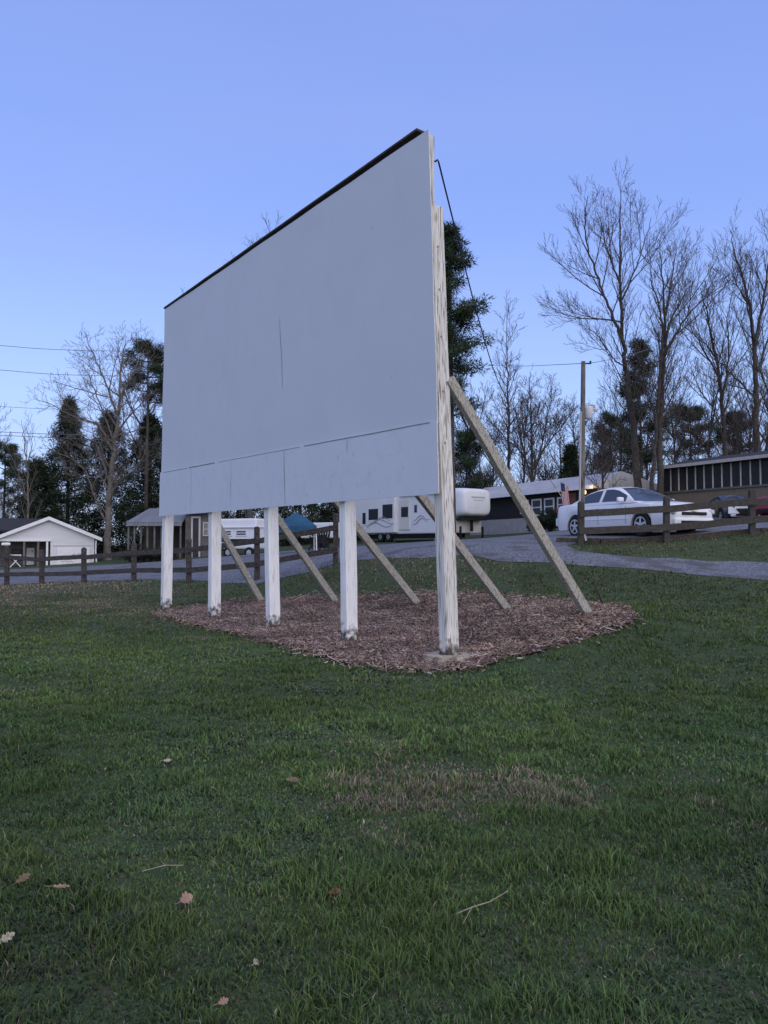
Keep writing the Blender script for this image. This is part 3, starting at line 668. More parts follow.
    for sd in (-1, 1):
        b = MB(); b.box((2.28, sd * .665, .665), (.40, .28, .13), Matrix.Rotation(-sd * .28, 3, 'Z')); b.build('headlight', m_lamp, root, bevel=.03)
        b = MB(); b.box((-2.40, sd * .62, .86), (.12, .34, .14), Matrix.Rotation(sd * .2, 3, 'Z')); b.build('tail_light', m_tail, root, bevel=.02)
        b = MB(); b.box((.72, sd * (W + .06), 1.06), (.10, .22, .14)); b.build('side_mirror', paint, root, bevel=.035)
        for xh in (-.45, -.55 + 1.1):
            b = MB(); b.box((xh - .3, sd * (W + .004), .80), (.18, .03, .03)); b.build('door_handle', paint, root, bevel=.008)
        for xd in (.86, -.30, -1.15):
            b = MB(); b.box((xd, sd * (hw(xd) * .998), .62), (.008, .012, .48)); b.build('door_seam', m_black, root)
        b = MB(); b.box((0, sd * (W + .001), .52), (1.9, .02, .035)); b.build('side_moulding', paint, root, bevel=.006)
    fm = fascia or paint
    b = MB(); b.box((2.43, 0, .40), (.16, 1.46, .24)); b.build('front_bumper', fm, root, bevel=.075)
    b = MB(); b.box((-2.44, 0, .50), (.16, 1.52, .28)); b.build('rear_bumper', paint, root, bevel=.05)
    b = MB(); b.box((2.475, 0, .615), (.06, .90, .085)); gr = b.build('grille', m_black, root, bevel=.01)
    b = MB(); b.box((2.515, 0, .37), (.04, 1.0, .10)); b.build('lower_grille', m_black, root, bevel=.01)
    if emblem:
        b = MB(); b.prism([(2.497, -.10, 0.715), (2.497, -.045, 0.715), (2.497, -.045, 0.730), (2.497, .055, 0.730), (2.497, .055, 0.715), (2.497, .10, 0.715), (2.497, .085, 0.685), (2.497, .045, 0.685), (2.497, .045, 0.672), (2.497, -.055, 0.672), (2.497, -.055, 0.685), (2.497, -.115, 0.685)], (.012, 0, 0)); b.build('emblem', mat('gold_emblem', (.75, .68, .5), rough=.3), root)
    if fascia is not None:
        for sd in (-1, 1):
            b = MB(); b.prism([(2.43, sd * .84, .42), (2.43, sd * .84, .76), (2.45, sd * .70, .78), (2.50, sd * .5, .66), (2.50, sd * .36, .42)], (.06, 0, 0)); b.build('fender_trim', fascia, root, bevel=.02)
        b = MB(); b.box((2.50, 0, .72), (.05, 1.1, .10)); b.build('nose_trim', fascia, root, bevel=.02)
        b = MB(); b.box((2.545, 0, .50), (.03, .72, .26)); b.build('intake', m_black, root, bevel=.03)
    return root
TH = R(65); SC = 1.07
yf = 22.8; fw_ = Vector(((643 - 384) / F * yf, yf)); hd = Vector((math.cos(TH), -math.sin(TH))); rt = Vector((hd.y, -hd.x)) # right-hand side of the car
ctr = fw_ - hd * 1.42 * SC - rt * .8 * SC
zc = tz(fw_.x, fw_.y)
car('parked_car', 'white four door sedan parked behind the short wooden fence', m_white_car, (ctr.x, ctr.y, max(1.78, zc - .02)), -TH, SC, H=1.48, emblem=True)
m_blk_paint = mat('black_car_paint', (.012, .012, .015), rough=.25, spec=.5)
q = at(731, 524, 33)
car('parked_car', 'black car with white front bumper parked nose out between white sedan and red car', m_blk_paint, (q.x, q.y, q.z), R(-98), .84, fascia=m_white_car)
m_red_paint = mat('red_car_paint', (.22, .012, .03), (.19, .01, .026), 3, .25, spec=.5)
q = at(806, 520, 30)
car('parked_car', 'red car cut off by the right edge of the photo', m_red_paint, (q.x, q.y, q.z), R(-150), .95)

# ------------------------------------------------------------------ buildings
class Face:
    """a thing whose local x runs along A-B, local y away from the camera, z up from its base"""
    def __init__(s, name, label, cat, A, B, base, group=None):
        s.A = Vector(A); s.B = Vector(B); s.base = base
        s.root = thing(name, label, cat, (A[0], A[1], base), math.atan2(B[1] - A[1], B[0] - A[0]), group)
    def px(s, px, py): a, z = on_plane(px, py, s.A, s.B); return a, z - s.base
    def rect(s, x0, y0, x1, y1):
        a, z1 = s.px(x0, y0); c, _ = s.px(x1, y0); _, z0 = s.px((x0 + x1) / 2, y1); _, z1 = s.px((x0 + x1) / 2, y0); return a, c, z0, z1
    def box(s, name, m, x0, x1, y0, y1, z0, z1, parent=None, bevel=0):
        b = MB(); b.box(((x0 + x1) / 2, (y0 + y1) / 2, (z0 + z1) / 2), (abs(x1 - x0), abs(y1 - y0), abs(z1 - z0))); return b.build(name, m, parent or s.root, bevel=bevel)
    def window(s, x0, x1, z0, z1, mf, mg, fw=.07, proud=.05, bars=True, name='window'):
        b = MB()
        for (a, c, e, f) in ((x0, x1, z0, z0 + fw), (x0, x1, z1 - fw, z1), (x0, x0 + fw, z0 + fw, z1 - fw), (x1 - fw, x1, z0 + fw, z1 - fw)):
            b.box(((a + c) / 2, -proud / 2, (e + f) / 2), (c - a, proud, f - e))
        if bars: b.box(((x0 + x1) / 2, -proud / 2, (z0 + z1) / 2), (x1 - x0 - 2 * fw, proud * .8, fw * .7))
        o = b.build(name, mf, s.root); s.box('pane', mg, x0 + fw * .5, x1 - fw * .5, -.02, .03, z0 + fw * .5, z1 - fw * .5, o); return o
m_siding = mat('white_siding', (.55, .55, .56), (.66, .66, .67), 2.5, .7, .25, 3, stretch=(.3, .3, 14))
m_wtrim = mat('white_trim', (.72, .72, .72), (.66, .66, .66), 4, .6)
m_shingle = mat('dark_shingle', (.018, .018, .022), (.045, .045, .05), 9, .9, .5, 40)
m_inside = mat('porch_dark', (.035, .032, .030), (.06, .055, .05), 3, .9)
m_drab = mat('drab_wall', (.10, .09, .085), (.16, .15, .14), 3, .9, .3, 20)
m_metal_roof = mat('grey_metal_roof', (.13, .14, .155), (.20, .21, .23), 1.2, .5, .3, 2, stretch=(9, .2, .2))
m_black_wall = mat('dark_siding', (.016, .015, .018), (.035, .032, .034), 4, .8, .3, 4, stretch=(.3, .3, 12))

# white gabled cabin on the left
f = Face('gabled_cabin', 'low white cabin with a gable front and dark roof at the left edge', 'house', at(-5, 568, 46.8).xy, at(95, 567, 49.1).xy, .12)
X1, _ = f.px(94, 560); XM, ZP = f.px(49, 517.5); XR, ZE = f.px(102, 539); XL = 2 * XM - XR; ZB = 0
X0 = XL + .45; XP, _ = f.px(50.5, 545); _, ZPB = f.px(30, 541)
sl_ = (ZP - ZE) / (XR - XM)
def gz(x): return ZP - sl_ * abs(x - XM) - .02
b = MB(); b.prism([(XP, 0, ZB), (X1, 0, ZB), (X1, 0, gz(X1)), (XM, 0, gz(XM)), (X0, 0, gz(X0)), (X0, 0, ZPB), (XP, 0, ZPB)], (0, .12, 0)); b.build('wall', m_siding, f.root)
f.box('side_wall', m_siding, X1 - .12, X1, .12, 6, ZB, gz(X1)); f.box('porch_side_wall', m_siding, XP, XP + .12, .12, 2.2, ZB, ZPB)
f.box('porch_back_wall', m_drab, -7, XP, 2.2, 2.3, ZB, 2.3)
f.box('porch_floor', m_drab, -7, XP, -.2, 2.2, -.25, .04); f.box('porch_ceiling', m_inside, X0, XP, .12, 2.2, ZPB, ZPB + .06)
b = MB()
for sx in (1, -1):
    xe = XM + sx * (XR - XM); b.prism([(XM, -.25, ZP + .02), (xe, -.25, ZE + .02), (xe, -.25, ZE - .10), (XM, -.25, ZP - .10)], (0, 6.5, 0))
b.build('roof', m_shingle, f.root)
b = MB()
for sx in (1, -1):
    xe = XM + sx * (XR - XM); b.prism([(XM, -.29, ZP + .06), (xe, -.29, ZE + .06), (xe, -.29, ZE - .16), (XM, -.29, ZP - .16)], (0, .036, 0))
b.build('gable_trim', m_wtrim, f.root)
f.box('porch_beam', m_wtrim, -6, XP + .02, -.06, -.004, ZPB - .02, ZPB + .13)
for px in (7.5, 24, 38, 47):
    xx, _ = f.px(px, 555); f.box('porch_post', m_drab if px != 47 else m_wtrim, xx - .06, xx + .06, -.03, .10, ZB, ZPB - .03)
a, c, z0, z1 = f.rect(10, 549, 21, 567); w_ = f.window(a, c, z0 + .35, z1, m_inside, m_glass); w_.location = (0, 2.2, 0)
a, c, z0, z1 = f.rect(26, 548, 34, 569); d_ = f.box('door', m_wtrim, a, c, 2.12, 2.19, .05, z1); f.box('door_handle', m_black, c - .15, c - .1, 2.08, 2.12, .95, 1.05, d_)
a, c, z0, z1 = f.rect(10, 563, 21, 573); b = MB()
z0 = .05; z1 = .75
b.beam((a, -.02, z0), (c, -.02, z1), .05, .07, up=(0, 1, 0)); b.beam((a, .03, z1), (c, .03, z0), .05, .07, up=(0, 1, 0)); b.beam((a, 0, z1 + .04), (c, 0, z1 + .04), .06, .06); b.build('porch_rail', m_wtrim, f.root)
a, c, z0, z1 = f.rect(57, 547, 90, 567.5); bd = f.box('notice_board', m_wtrim, a, c, -.06, -.004, max(z0, .15), z1 - .05, bevel=.01)
# the dark painted flourish and lettering-like scrawl on the board
b = MB(); zc_ = (z0 + z1) / 2
for (u0, v0, u1, v1) in ((.16, .40, .86, .58), (.22, .34, .60, .36), (.62, .62, .9, .78), (.4, .5, .55, .66), (.70, .48, .92, .5), (.12, .22, .5, .2)):
    pts = [(a + (c - a) * (u0 + (u1 - u0) * t / 8), -.066, .15 + (z1 - .2) * (v0 + (v1 - v0) * t / 8) + .04 * math.sin(t * 1.9 + u0 * 20)) for t in range(9)]
    b.tube(pts, .012, 4)
b.build('scrawl', m_black, bd)
f.box('board_frame', mat('grey_trim', (.42, .42, .44), (.5, .5, .52), 4, .7), XP + .14, X1 - .08, -.03, -.004, z1 + .06, z1 + .12)
f.box('porch_lamp', m_wtrim, *[f.px(6, 545)[0] + d for d in (-.25, .25)], -.3, -.1, ZPB - .28, ZPB - .1, bevel=.06)
# main roof behind
mr = MB(); xa, zr = f.px(-2, 520); xb_, _ = f.px(40, 519)
mr.prism([(-9, 1.2, 2.35), (-9, 4.2, zr + .25), (-9, 7.2, 2.35), (-9, 7.2, 2.25), (-9, 1.2, 2.25)], (9 + xb_ + .3, 0, 0)); mr.build('main_roof', m_shingle, f.root)
b = MB(); b.tube([(X1 + .1, -.1, ZE - .1), (X1 + .08, -.08, 1.0), (X1 + .16, -.08, .1)], .05, 6); b.build('downspout', m_wtrim, f.root)

# open porch building with a pale metal roof, half hidden by the screen
f = Face('porch_building', 'open fronted building with pale metal roof and thin posts beside the big bare tree', 'building', at(128, 560, 46).xy, at(240, 560, 46).xy, .45)
xe, ze = f.px(127, 526); xt, zt = f.px(133, 514); xr, zr = f.px(183, 525)
b = MB(); b.prism([(xe, -.3, ze), (xe + .1, -.3, ze + .16), (xr, -.3, ze + .16), (xr, -.3, ze)], (0, .05, 0)); b.build('fascia', m_metal_roof, f.root)
b = MB(); b.add([(xe, -.25, ze + .15), (xr, -.25, ze + .15), (xr, 3.2, zt + .55), (xt, 3.2, zt + .40)], [(0, 1, 2, 3)]); ro = b.build('roof', m_metal_roof, f.root); sm = ro.modifiers.new('thick', 'SOLIDIFY'); sm.thickness = .08
for k in range(9):
    t = (k + .5) / 9; p0 = Vector((xe + (xr - xe) * t, -.26, ze + .19)); p1 = Vector((xt + (xr - xt) * t, 3.2, zt + .45 + .14 * t)); b = MB(); b.beam(p0, p1, .04, .04); b.build('roof_rib', m_metal_roof, ro)
for px in (129, 135, 141.5, 148, 155, 162, 181):
    xx, _ = f.px(px, 540); f.box('post', m_drab, xx - .045, xx + .045, -.15, -.04, 0, ze)
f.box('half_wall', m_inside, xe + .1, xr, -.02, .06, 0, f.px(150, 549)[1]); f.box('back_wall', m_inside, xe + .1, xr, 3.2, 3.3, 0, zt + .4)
xa, _ = f.px(184, 540); xb_, _ = f.px(217, 540); _, zw = f.px(200, 512)
f.box('wall', m_drab, xa, xb_, .3, .4, 0, zw); b = MB(); b.prism([(xa - .2, -.2, zw), (xa - .2, 4, zw + .9), (xa - .2, 4, zw + .8), (xa - .2, -.2, zw - .1)], (xb_ - xa + .6, 0, 0)); b.build('rear_roof', m_shingle, f.root)
a, c, z0, z1 = f.rect(192, 518, 198, 546); dd = f.box('door', m_inside, a, c, .22, .297, .05, z1)
b = MB(); b.box((a - .05, .25, z1 / 2), (.1, .1, z1)); b.box((c + .05, .25, z1 / 2), (.1, .1, z1)); b.box(((a + c) / 2, .25, z1 + .05), (c - a + .2, .1, .1)); b.build('frame', mat('grey_trim', (.4, .4, .4)), dd)
a, c, z0, z1 = f.rect(202, 522, 208, 536); f.window(a, c, z0, z1, mat('grey_trim', (.4, .4, .4)), m_glass).location = (0, .3, 0)
for k, (px, ww) in enumerate([(135, .7), (146, .9), (157, .6), (170, .8)]): pass

# dark single storey house with pale roof, receding, behind the trailer
A = Vector(((470 - 384) / F * 55.5, 55.5)); Bq = Vector(((596 - 384) / F * 43.5, 43.5))
f = Face('brown_house', 'dark single storey house with white framed windows and pale roof between trailer and light pole', 'house', A, Bq, 2.15)
LX = (Bq - A).length; _, zev = f.px(535, 492.5); _, z_sk = f.px(500, 519.5)
f.box('wall', m_black_wall, 0, LX, 0, .15, z_sk, zev); f.box('skirting', mat('grey_skirt', (.30, .30, .31), (.40, .40, .41), 3, .8, .3, 6), -.0, LX, -.03, .12, -.5, z_sk)
b = MB(); b.prism([(-.5, -.55, zev - .02), (-.5, 1.6, zev + .90), (-.5, 5.5, zev - .02), (-.5, 5.5, zev - .12), (-.5, -.55, zev - .12)], (LX + .9, 0, 0)); b.build('roof', mat('pale_roof', (.34, .34, .36), (.46, .46, .47), .8, .6, .2, 3), f.root)
f.box('fascia', m_wtrim, -.52, LX + .42, -.60, -.552, zev - .16, zev + .06)
for (x0, y0, x1, y1) in ((520.5, 500, 528.8, 514), (532, 499, 541.8, 516), (544.5, 498, 554.5, 515), (557.5, 497, 565, 512)):
    a, c, z0, z1 = f.rect(x0, y0, x1, y1); f.window(a, c, z0, z1, m_wtrim, m_glass, .10)
a, c, z0, z1 = f.rect(568, 493, 576, 521); f.box('door', mat('red_door', (.16, .06, .05), (.2, .08, .06), 5, .6), a, c, -.06, -.004, z0 + .2, z1)
# porch gable lit by a lamp at its right end
gw = LX - 2.6
f.box('porch_wall', mat('cream_siding', (.50, .44, .33), (.58, .52, .40), 3, .8, .2, 3, stretch=(.3, .3, 10)), LX - .1, LX, .2, 5, -.4, zev + .1)
b = MB(); b.prism([(LX + .02, -.5, zev - .1), (LX + .02, 1.6, zev + .82), (LX + .02, 5.4, zev - .1)], (.06, 0, 0)); b.build('gable', MATS['cream_siding'], f.root)
b = MB(); b.lathe([(.02, .12), (.07, .08), (.09, -.06), (.05, -.12)], (LX - .55, -.30, zev - .30), k=12); lo = b.build('porch_lamp', None or mat('lamp_warm', (.9, .8, .6), rough=.4), f.root)
m_lit = MATS['lamp_warm']; bs = m_lit.node_tree.nodes['Principled BSDF']; bs.inputs['Emission Color'].default_value = (1, .72, .34, 1); bs.inputs['Emission Strength'].default_value = 1.2
for k in range(5): pass
pl = bpy.data.lights.new('porch_light', 'POINT'); plo = bpy.data.objects.new('porch_light', pl); C.objects.link(plo); pl.energy = 30; pl.color = (1, .74, .38); pl.shadow_soft_size = .12
bpy.context.view_layer.update(); plo.location = f.root.matrix_world @ Vector((LX + .7, -.9, zev - .25))

# long dark lodge with the row of porch windows at the right
A = Vector(((664 - 384) / F * 42, 42)); q = Vector(((768 - 384) / F * 36.5, 36.5)); Bq = A + (q - A) * 2.1
f = Face('long_lodge', 'long dark building with a row of tall porch windows above the parked cars', 'building', A, Bq, 2.9)
LX = (Bq - A).length; _, ze = f.px(700, 465.2); _, zs = f.px(700, 489.5)
m_tan = mat('tan_siding', (.14, .105, .075), (.21, .165, .12), 5, .85, .4, 5, stretch=(6, .4, .4))
f.box('wall', m_tan, -.1, LX, .02, .14, -.6, zs); f.box('sill', m_drab, -.15, LX, -.06, .02, zs - .08, zs + .02)
f.box('porch_back', m_inside, 0, LX, 1.9, 2.0, zs, ze + .1); f.box('end_wall', m_tan, -.1, .02, .14, 5, -.6, ze)
pit = f.px(672.5, 480)[0] - f.px(664.6, 480)[0]; k = 0; x = 0.0
m_winlow = mat('window_dim', (.014, .014, .015), (.03, .028, .027), 3, .35, spec=.18)
m_mull = mat('mullion', (.42, .38, .34), (.55, .51, .47), 6, .8)
while x < LX:
    f.box('mullion', m_mull, x - .028, x + .028, -.05, .04, zs + .02, ze - .04)
    if x + pit < LX: f.box('window_pane', m_winlow, x + .03, x + pit - .03, -.005, .012, zs + .02, ze - .04)
    x += pit
f.box('eave_board', mat('eave_board', (.36, .33, .30), (.46, .43, .40), 4, .8), -.5, LX, -.50, -.44, ze - .04, ze + .12)
b = MB(); b.prism([(-.55, -.43, ze + .05), (-.55, 2.5, ze + .68), (-.55, 6, ze + .05), (-.55, 6, ze - .04), (-.55, -.43, ze - .04)], (LX + .6, 0, 0)); b.build('roof', m_shingle, f.root)

# ------------------------------------------------------------------ bare trees
m_bark = mat('bark_dark', (.040, .034, .030), (.085, .074, .066), 6, .95, .6, 20)
m_barkl = mat('bark_pale', (.095, .082, .070), (.19, .17, .15), 5, .95, .6, 20)
m_twigs = mat('twigs_dark', (.052, .042, .040), (.085, .070, .066), 3, .95)
m_twigl = mat('twigs_pale', (.105, .085, .075), (.15, .125, .11), 3, .95)
class TubeBag:
    def __init__(s): s.V = []; s.T = []; s.n = 0
    def add(s, P, r, k):
        P = np.asarray(P, float); n = len(P)
        d = np.gradient(P, axis=0); d /= np.linalg.norm(d, axis=1)[:, None] + 1e-9
        m = d[0] + d[-1]; ref = np.array([0, 0, 1.0]) if abs(m[2]) < .8 * np.linalg.norm(m) + 1e-9 else np.array([1.0, 0, 0])
        a = np.cross(d, ref); a /= np.linalg.norm(a, axis=1)[:, None] + 1e-9; b = np.cross(d, a)
        an = np.arange(k) * 2 * math.pi / k
        V = P[:, None, :] + (a[:, None, :] * np.cos(an)[None, :, None] + b[:, None, :] * np.sin(an)[None, :, None]) * np.asarray(r)[:, None, None]
        i, j = np.meshgrid(np.arange(n - 1), np.arange(k), indexing='ij'); q = (j + 1) % k
        T = np.stack([i * k + j, i * k + q, (i + 1) * k + q, (i + 1) * k + j], -1).reshape(-1, 4) + s.n
        s.V.append(V.reshape(-1, 3)); s.T.append(T); s.n += n * k
    def build(s, name, m, parent): return np_mesh(name, np.concatenate(s.V), np.concatenate(s.T), m, parent, smooth=True)
def smooth_path(P, per=5):
    P = [np.array(p, float) for p in P]; P = [2 * P[0] - P[1]] + P + [2 * P[-1] - P[-2]]; out = []
    for i in range(1, len(P) - 2):
        for t in np.arange(per) / per:
            p0, p1, p2, p3 = P[i - 1:i + 3]
            out.append(.5 * (2 * p1 + (p2 - p0) * t + (2 * p0 - 5 * p1 + 4 * p2 - p3) * t * t + (3 * p1 - p0 - 3 * p2 + p3) * t ** 3))
    out.append(P[-2]); return np.array(out)
def spawn(trunk, twigs, path, rads, rg, lvl, maxl, prm):
    """side branches along a path"""
    seg = np.linalg.norm(np.diff(path, axis=0), axis=1); tot = seg.sum(); cum = np.concatenate([[0], np.cumsum(seg)])
    gap = prm['gap'][lvl]; start = prm['start'][lvl] * tot; s_ = start + rg.random() * gap
    phi = rg.random() * 6.28
    while s_ < tot:
        i = min(int(np.searchsorted(cum, s_)) - 1, len(seg) - 1); i = max(i, 0); f = (s_ - cum[i]) / (seg[i] + 1e-9)
        p = path[i] * (1 - f) + path[i + 1] * f; d = (path[i + 1] - path[i]) / (seg[i] + 1e-9); t = s_ / tot; r = rads[i] * (1 - f) + rads[i + 1] * f
        phi += 2.4 + rg.uniform(-.6, .6); a = Vector(d).orthogonal().normalized(); b = Vector(d).cross(a)
        ang = prm['ang'][lvl] * rg.uniform(.75, 1.3)
        nd = np.array(Vector(d) * math.cos(ang) + (a * math.cos(phi) + b * math.sin(phi)) * math.sin(ang))
        if lvl == 0 and nd[2] < -.05: nd[2] = abs(nd[2]) * .5
        L = prm['len'][lvl] * rg.uniform(.55, 1.2) * (1 - .62 * t if lvl else (1 - .92 * max(0, (t - .3) / .7)))
        n = 6 if lvl < maxl else 4
        P = [p]; wig = prm['wig']; up = prm['up']
        for k in range(n - 1):
            nd = nd + np.array([rg.gauss(0, wig), rg.gauss(0, wig), rg.gauss(0, wig * .7) + up]); nd /= np.linalg.norm(nd); P.append(P[-1] + nd * L / (n - 1))
        P = np.array(P); r0 = min(r * .62, prm['r'][lvl]); rr = r0 * (1 - .75 * np.linspace(0, 1, n))
        rr = np.maximum(rr, prm['rmin'])
        (trunk if lvl == 0 and r0 > .03 else twigs).add(P, rr, 5 if lvl == 0 else 3)
        if lvl < maxl: spawn(trunk, twigs, P, rr, rg, lvl + 1, maxl, prm)
        s_ += gap * rg.uniform(.6, 1.4)
OAK = dict(gap=(.6, .36, .24, .16), start=(.2, .12, .1, .1), ang=(.85, .75, .65, .6), len=(3.6, 1.8, .9, .40), wig=.075, up=.06, r=(.07, .024, .012, .008), rmin=.0075)
UPR = dict(gap=(.55, .38, .26, .18), start=(.16, .12, .1, .1), ang=(.56, .5, .48, .5), len=(4.0, 1.9, .95, .42), wig=.036, up=.085, r=(.038, .016, .009, .0068), rmin=.0064)
def bare_tree(label, Y, stems, seed, prm, pale=False, maxl=3, group=None, base_py=None, bulge=1.0):
    """stems: list of (polyline in picture pixels as measured at depth Y, base radius, tip radius, depth drift)"""
    rg = random.Random(seed); base = at(stems[0][0][0][0], stems[0][0][0][1], Y); gz_ = tz(base.x, base.y)
    root = thing('bare_tree', label, 'tree', (base.x, base.y, gz_), 0, group); tk = TubeBag(); tw = TubeBag()
    for si, (pl_, r0, r1, drift) in enumerate(stems):
        r0 *= .78 if si == 0 else .62; r1 *= .8
        P = []; n = len(pl_)
        for k, (px, py) in enumerate(pl_):
            t = k / max(1, n - 1); q = at(px, py, Y); P.append((q.x - base.x, drift * t ** 1.2, q.z - gz_))
        if abs(pl_[0][0] - stems[0][0][0][0]) < 1 and abs(pl_[0][1] - stems[0][0][0][1]) < 1: P[0] = (P[0][0], 0, -.25)
        path = smooth_path(P); m = len(path); tt = np.linspace(0, 1, m); rr = r0 + (r1 - r0) * tt ** .8
        for k in range(1, m - 1): path[k] += np.array([rg.gauss(0, .03), rg.gauss(0, .05), 0])
        if P[0][2] < 0: rr[0] *= 1.5; rr[1] *= 1.12
        tk.add(path, rr, 8); spawn(tk, tw, path, rr, rg, 0, maxl, prm)
    tk.build('trunk', m_barkl if pale else m_bark, root); tw.build('crown', m_twigl if pale else m_twigs, root)
    return root
def P2(**k): d = dict(OAK); d.update(k); return d
def U2(**k): d = dict(UPR); d.update(k); return d
tA = bare_tree('tallest bare tree, its forked crown leaning left over the light pole', 42, [
    ([(639, 490), (635, 440), (630, 400), (627, 368), (624, 345), (622, 310), (621, 270), (622, 225), (623, 182)], .30, .02, .4),
    ([(624, 345), (612, 318), (600, 292), (590, 268), (582, 245), (580, 222), (581, 208)], .16, .02, -1.5),
    ([(622, 322), (604, 318), (588, 316), (573, 311), (560, 305)], .09, .015, 1.2), ([(627, 368), (612, 360), (602, 348), (592, 338), (582, 335)], .08, .015, -1.2),
    ([(621, 285), (612, 255), (607, 222), (605, 200)], .10, .015, 1.5), ([(622, 300), (632, 275), (640, 250), (645, 225)], .10, .015, -1.0)], 11, U2(gap=(.55, .40, .27, .19)))
tB = bare_tree('bare tree with a straight double trunk behind the left end of the long building', 41, [
    ([(661, 492), (660, 440), (662, 395), (665, 350), (666, 315), (664, 280), (662, 243)], .27, .02, .3), ([(652, 492), (655, 440), (657, 390), (660, 340), (656, 310), (648, 290), (645, 275)], .20, .02, -.8),
    ([(666, 335), (676, 312), (688, 294), (701, 276)], .12, .015, 1.5), ([(665, 355), (680, 325), (697, 305), (722, 287)], .12, .015, -1.0), ([(666, 315), (672, 285), (677, 262), (682, 240)], .10, .015, .8)], 12, U2())
tC = bare_tree('slim bare tree with a fan of upswept branches above the middle of the long building', 44, [
    ([(728, 475), (724, 420), (720, 380), (715, 340), (708, 305), (704, 285)], .20, .02, .5), ([(722, 400), (727, 360), (724, 320), (728, 290)], .12, .015, -.8), ([(720, 380), (706, 350), (695, 325), (688, 300)], .10, .015, 1.0), ([(717, 360), (700, 345), (684, 338)], .07, .012, -1)], 13, U2(ang=(.5, .5, .45, .45)))
tD = bare_tree('tall bare tree at the right edge with its fork high above the long building', 43, [
    ([(757, 480), (757, 430), (757, 385), (755, 345), (752, 310), (746, 280), (738, 252), (733, 228)], .28, .02, .4), ([(756, 345), (760, 305), (764, 262), (766, 222)], .18, .02, -1),
    ([(756, 400), (742, 380), (728, 362), (712, 345)], .11, .015, 1.2), ([(755, 340), (745, 310), (728, 285), (722, 262)], .10, .015, -1.4), ([(757, 370), (772, 330), (785, 290)], .12, .015, .5)], 14, U2(gap=(.55, .40, .27, .19)))
tE = bare_tree('thin conical bare tree where the cable from the screen ends', 60, [
    ([(508, 482), (508, 450), (509, 420), (508, 390), (507, 350), (507, 304)], .19, .016, .1)], 15, U2(gap=(.34, .34, .26, .22), ang=(.75, .6, .5, .5), len=(3.8, 1.6, .8, .4), start=(.25, .2, .1, .1), up=.07, r=(.04, .018, .012, .010), rmin=.010))
tF = bare_tree('large spreading bare tree with pale lower limbs behind the white cabin', 51, [
    ([(107, 563), (108, 520), (110, 480), (114, 445), (118, 410), (119, 380), (122, 352), (125, 338)], .34, .02, .3),
    ([(105, 520), (97, 500), (90, 475), (80, 462), (66, 455), (55, 448)], .12, .02, -1.8), ([(112, 450), (98, 425), (83, 420), (64, 412), (46, 402), (32, 398)], .13, .02, .9),
    ([(113, 440), (101, 410), (88, 385), (78, 365)], .12, .02, 1.5), ([(117, 415), (108, 385), (98, 360), (92, 342)], .15, .02, -1), ([(119, 400), (130, 375), (138, 355), (140, 345)], .13, .02, 1), ([(109, 495), (124, 478), (140, 470), (151, 452), (152, 445)], .11, .02, -1.6),
    ([(109, 480), (101, 450), (99, 430)], .12, .02, -1.2), ([(114, 440), (128, 420), (142, 408), (155, 395)], .14, .02, -1)], 16, P2(gap=(.62, .40, .26, .18), len=(3.5, 1.9, .95, .42), r=(.06, .022, .011, .008), rmin=.0075), pale=True)
tG = bare_tree('thin pale sapling rising behind the cabin roof at the left', 54, [
    ([(28, 535), (28, 505), (27, 475), (24, 445), (20, 420)], .13, .015, .2), ([(28, 500), (20, 480), (8, 455), (0, 440)], .06, .012, .8), ([(27, 470), (34, 445), (38, 425)], .06, .012, -.8)], 17, U2(len=(2.2, 1.1, .6, .3)), pale=True)
round_prm = P2(gap=(.32, .28, .22, .17), len=(2.8, 1.4, .75, .35), ang=(.6, .65, .6, .6), up=.07, r=(.045, .018, .011, .009), rmin=.0085, start=(.25, .15, .1, .1))
tH = bare_tree('round bare tree with many stems behind the pale roof, left of the light pole', 56, [
    ([(533, 482), (532, 455), (531, 425), (530, 395), (530, 372)], .17, .015, 0), ([(534, 480), (541, 450), (548, 420), (553, 395), (553, 378)], .13, .015, 1), ([(532, 480), (523, 450), (516, 420), (511, 400)], .12, .015, -1), ([(534, 470), (546, 445), (562, 425), (571, 410)], .11, .015, -1.5), ([(531, 470), (518, 448), (503, 435), (495, 425)], .10, .012, 1.3)], 18, round_prm)
tI = bare_tree('small dense bare tree growing by the lit porch behind the sedan', 41, [
    ([(603, 497), (603, 480), (602, 465), (602, 440), (600, 420)], .12, .012, 0), ([(603, 478), (614, 460), (624, 442), (628, 428)], .08, .012, .8), ([(603, 476), (594, 458), (590, 440), (587, 424)], .08, .012, -.8), ([(603, 470), (610, 445), (614, 420)], .07, .012, -.6)], 19, P2(gap=(.3, .26, .2, .18), len=(1.7, .9, .5, .3), up=.04, r=(.03, .014, .009, .007), rmin=.007))
tJ = bare_tree('bare tree whose top shows just above the upper edge of the screen', 46, [
    ([(250, 540), (250, 450), (251, 350), (250, 300), (251, 262), (252, 240)], .28, .015, .3), ([(251, 330), (244, 290), (239, 258)], .10, .012, .8), ([(251, 320), (262, 280), (270, 255), (272, 240)], .12, .015, -.6), ([(246, 400), (280, 350), (300, 300)], .14, .02, 1), ([(246, 390), (215, 345), (200, 305)], .14, .02, -1)], 20, U2(gap=(1.0, .5, .3, .2)))
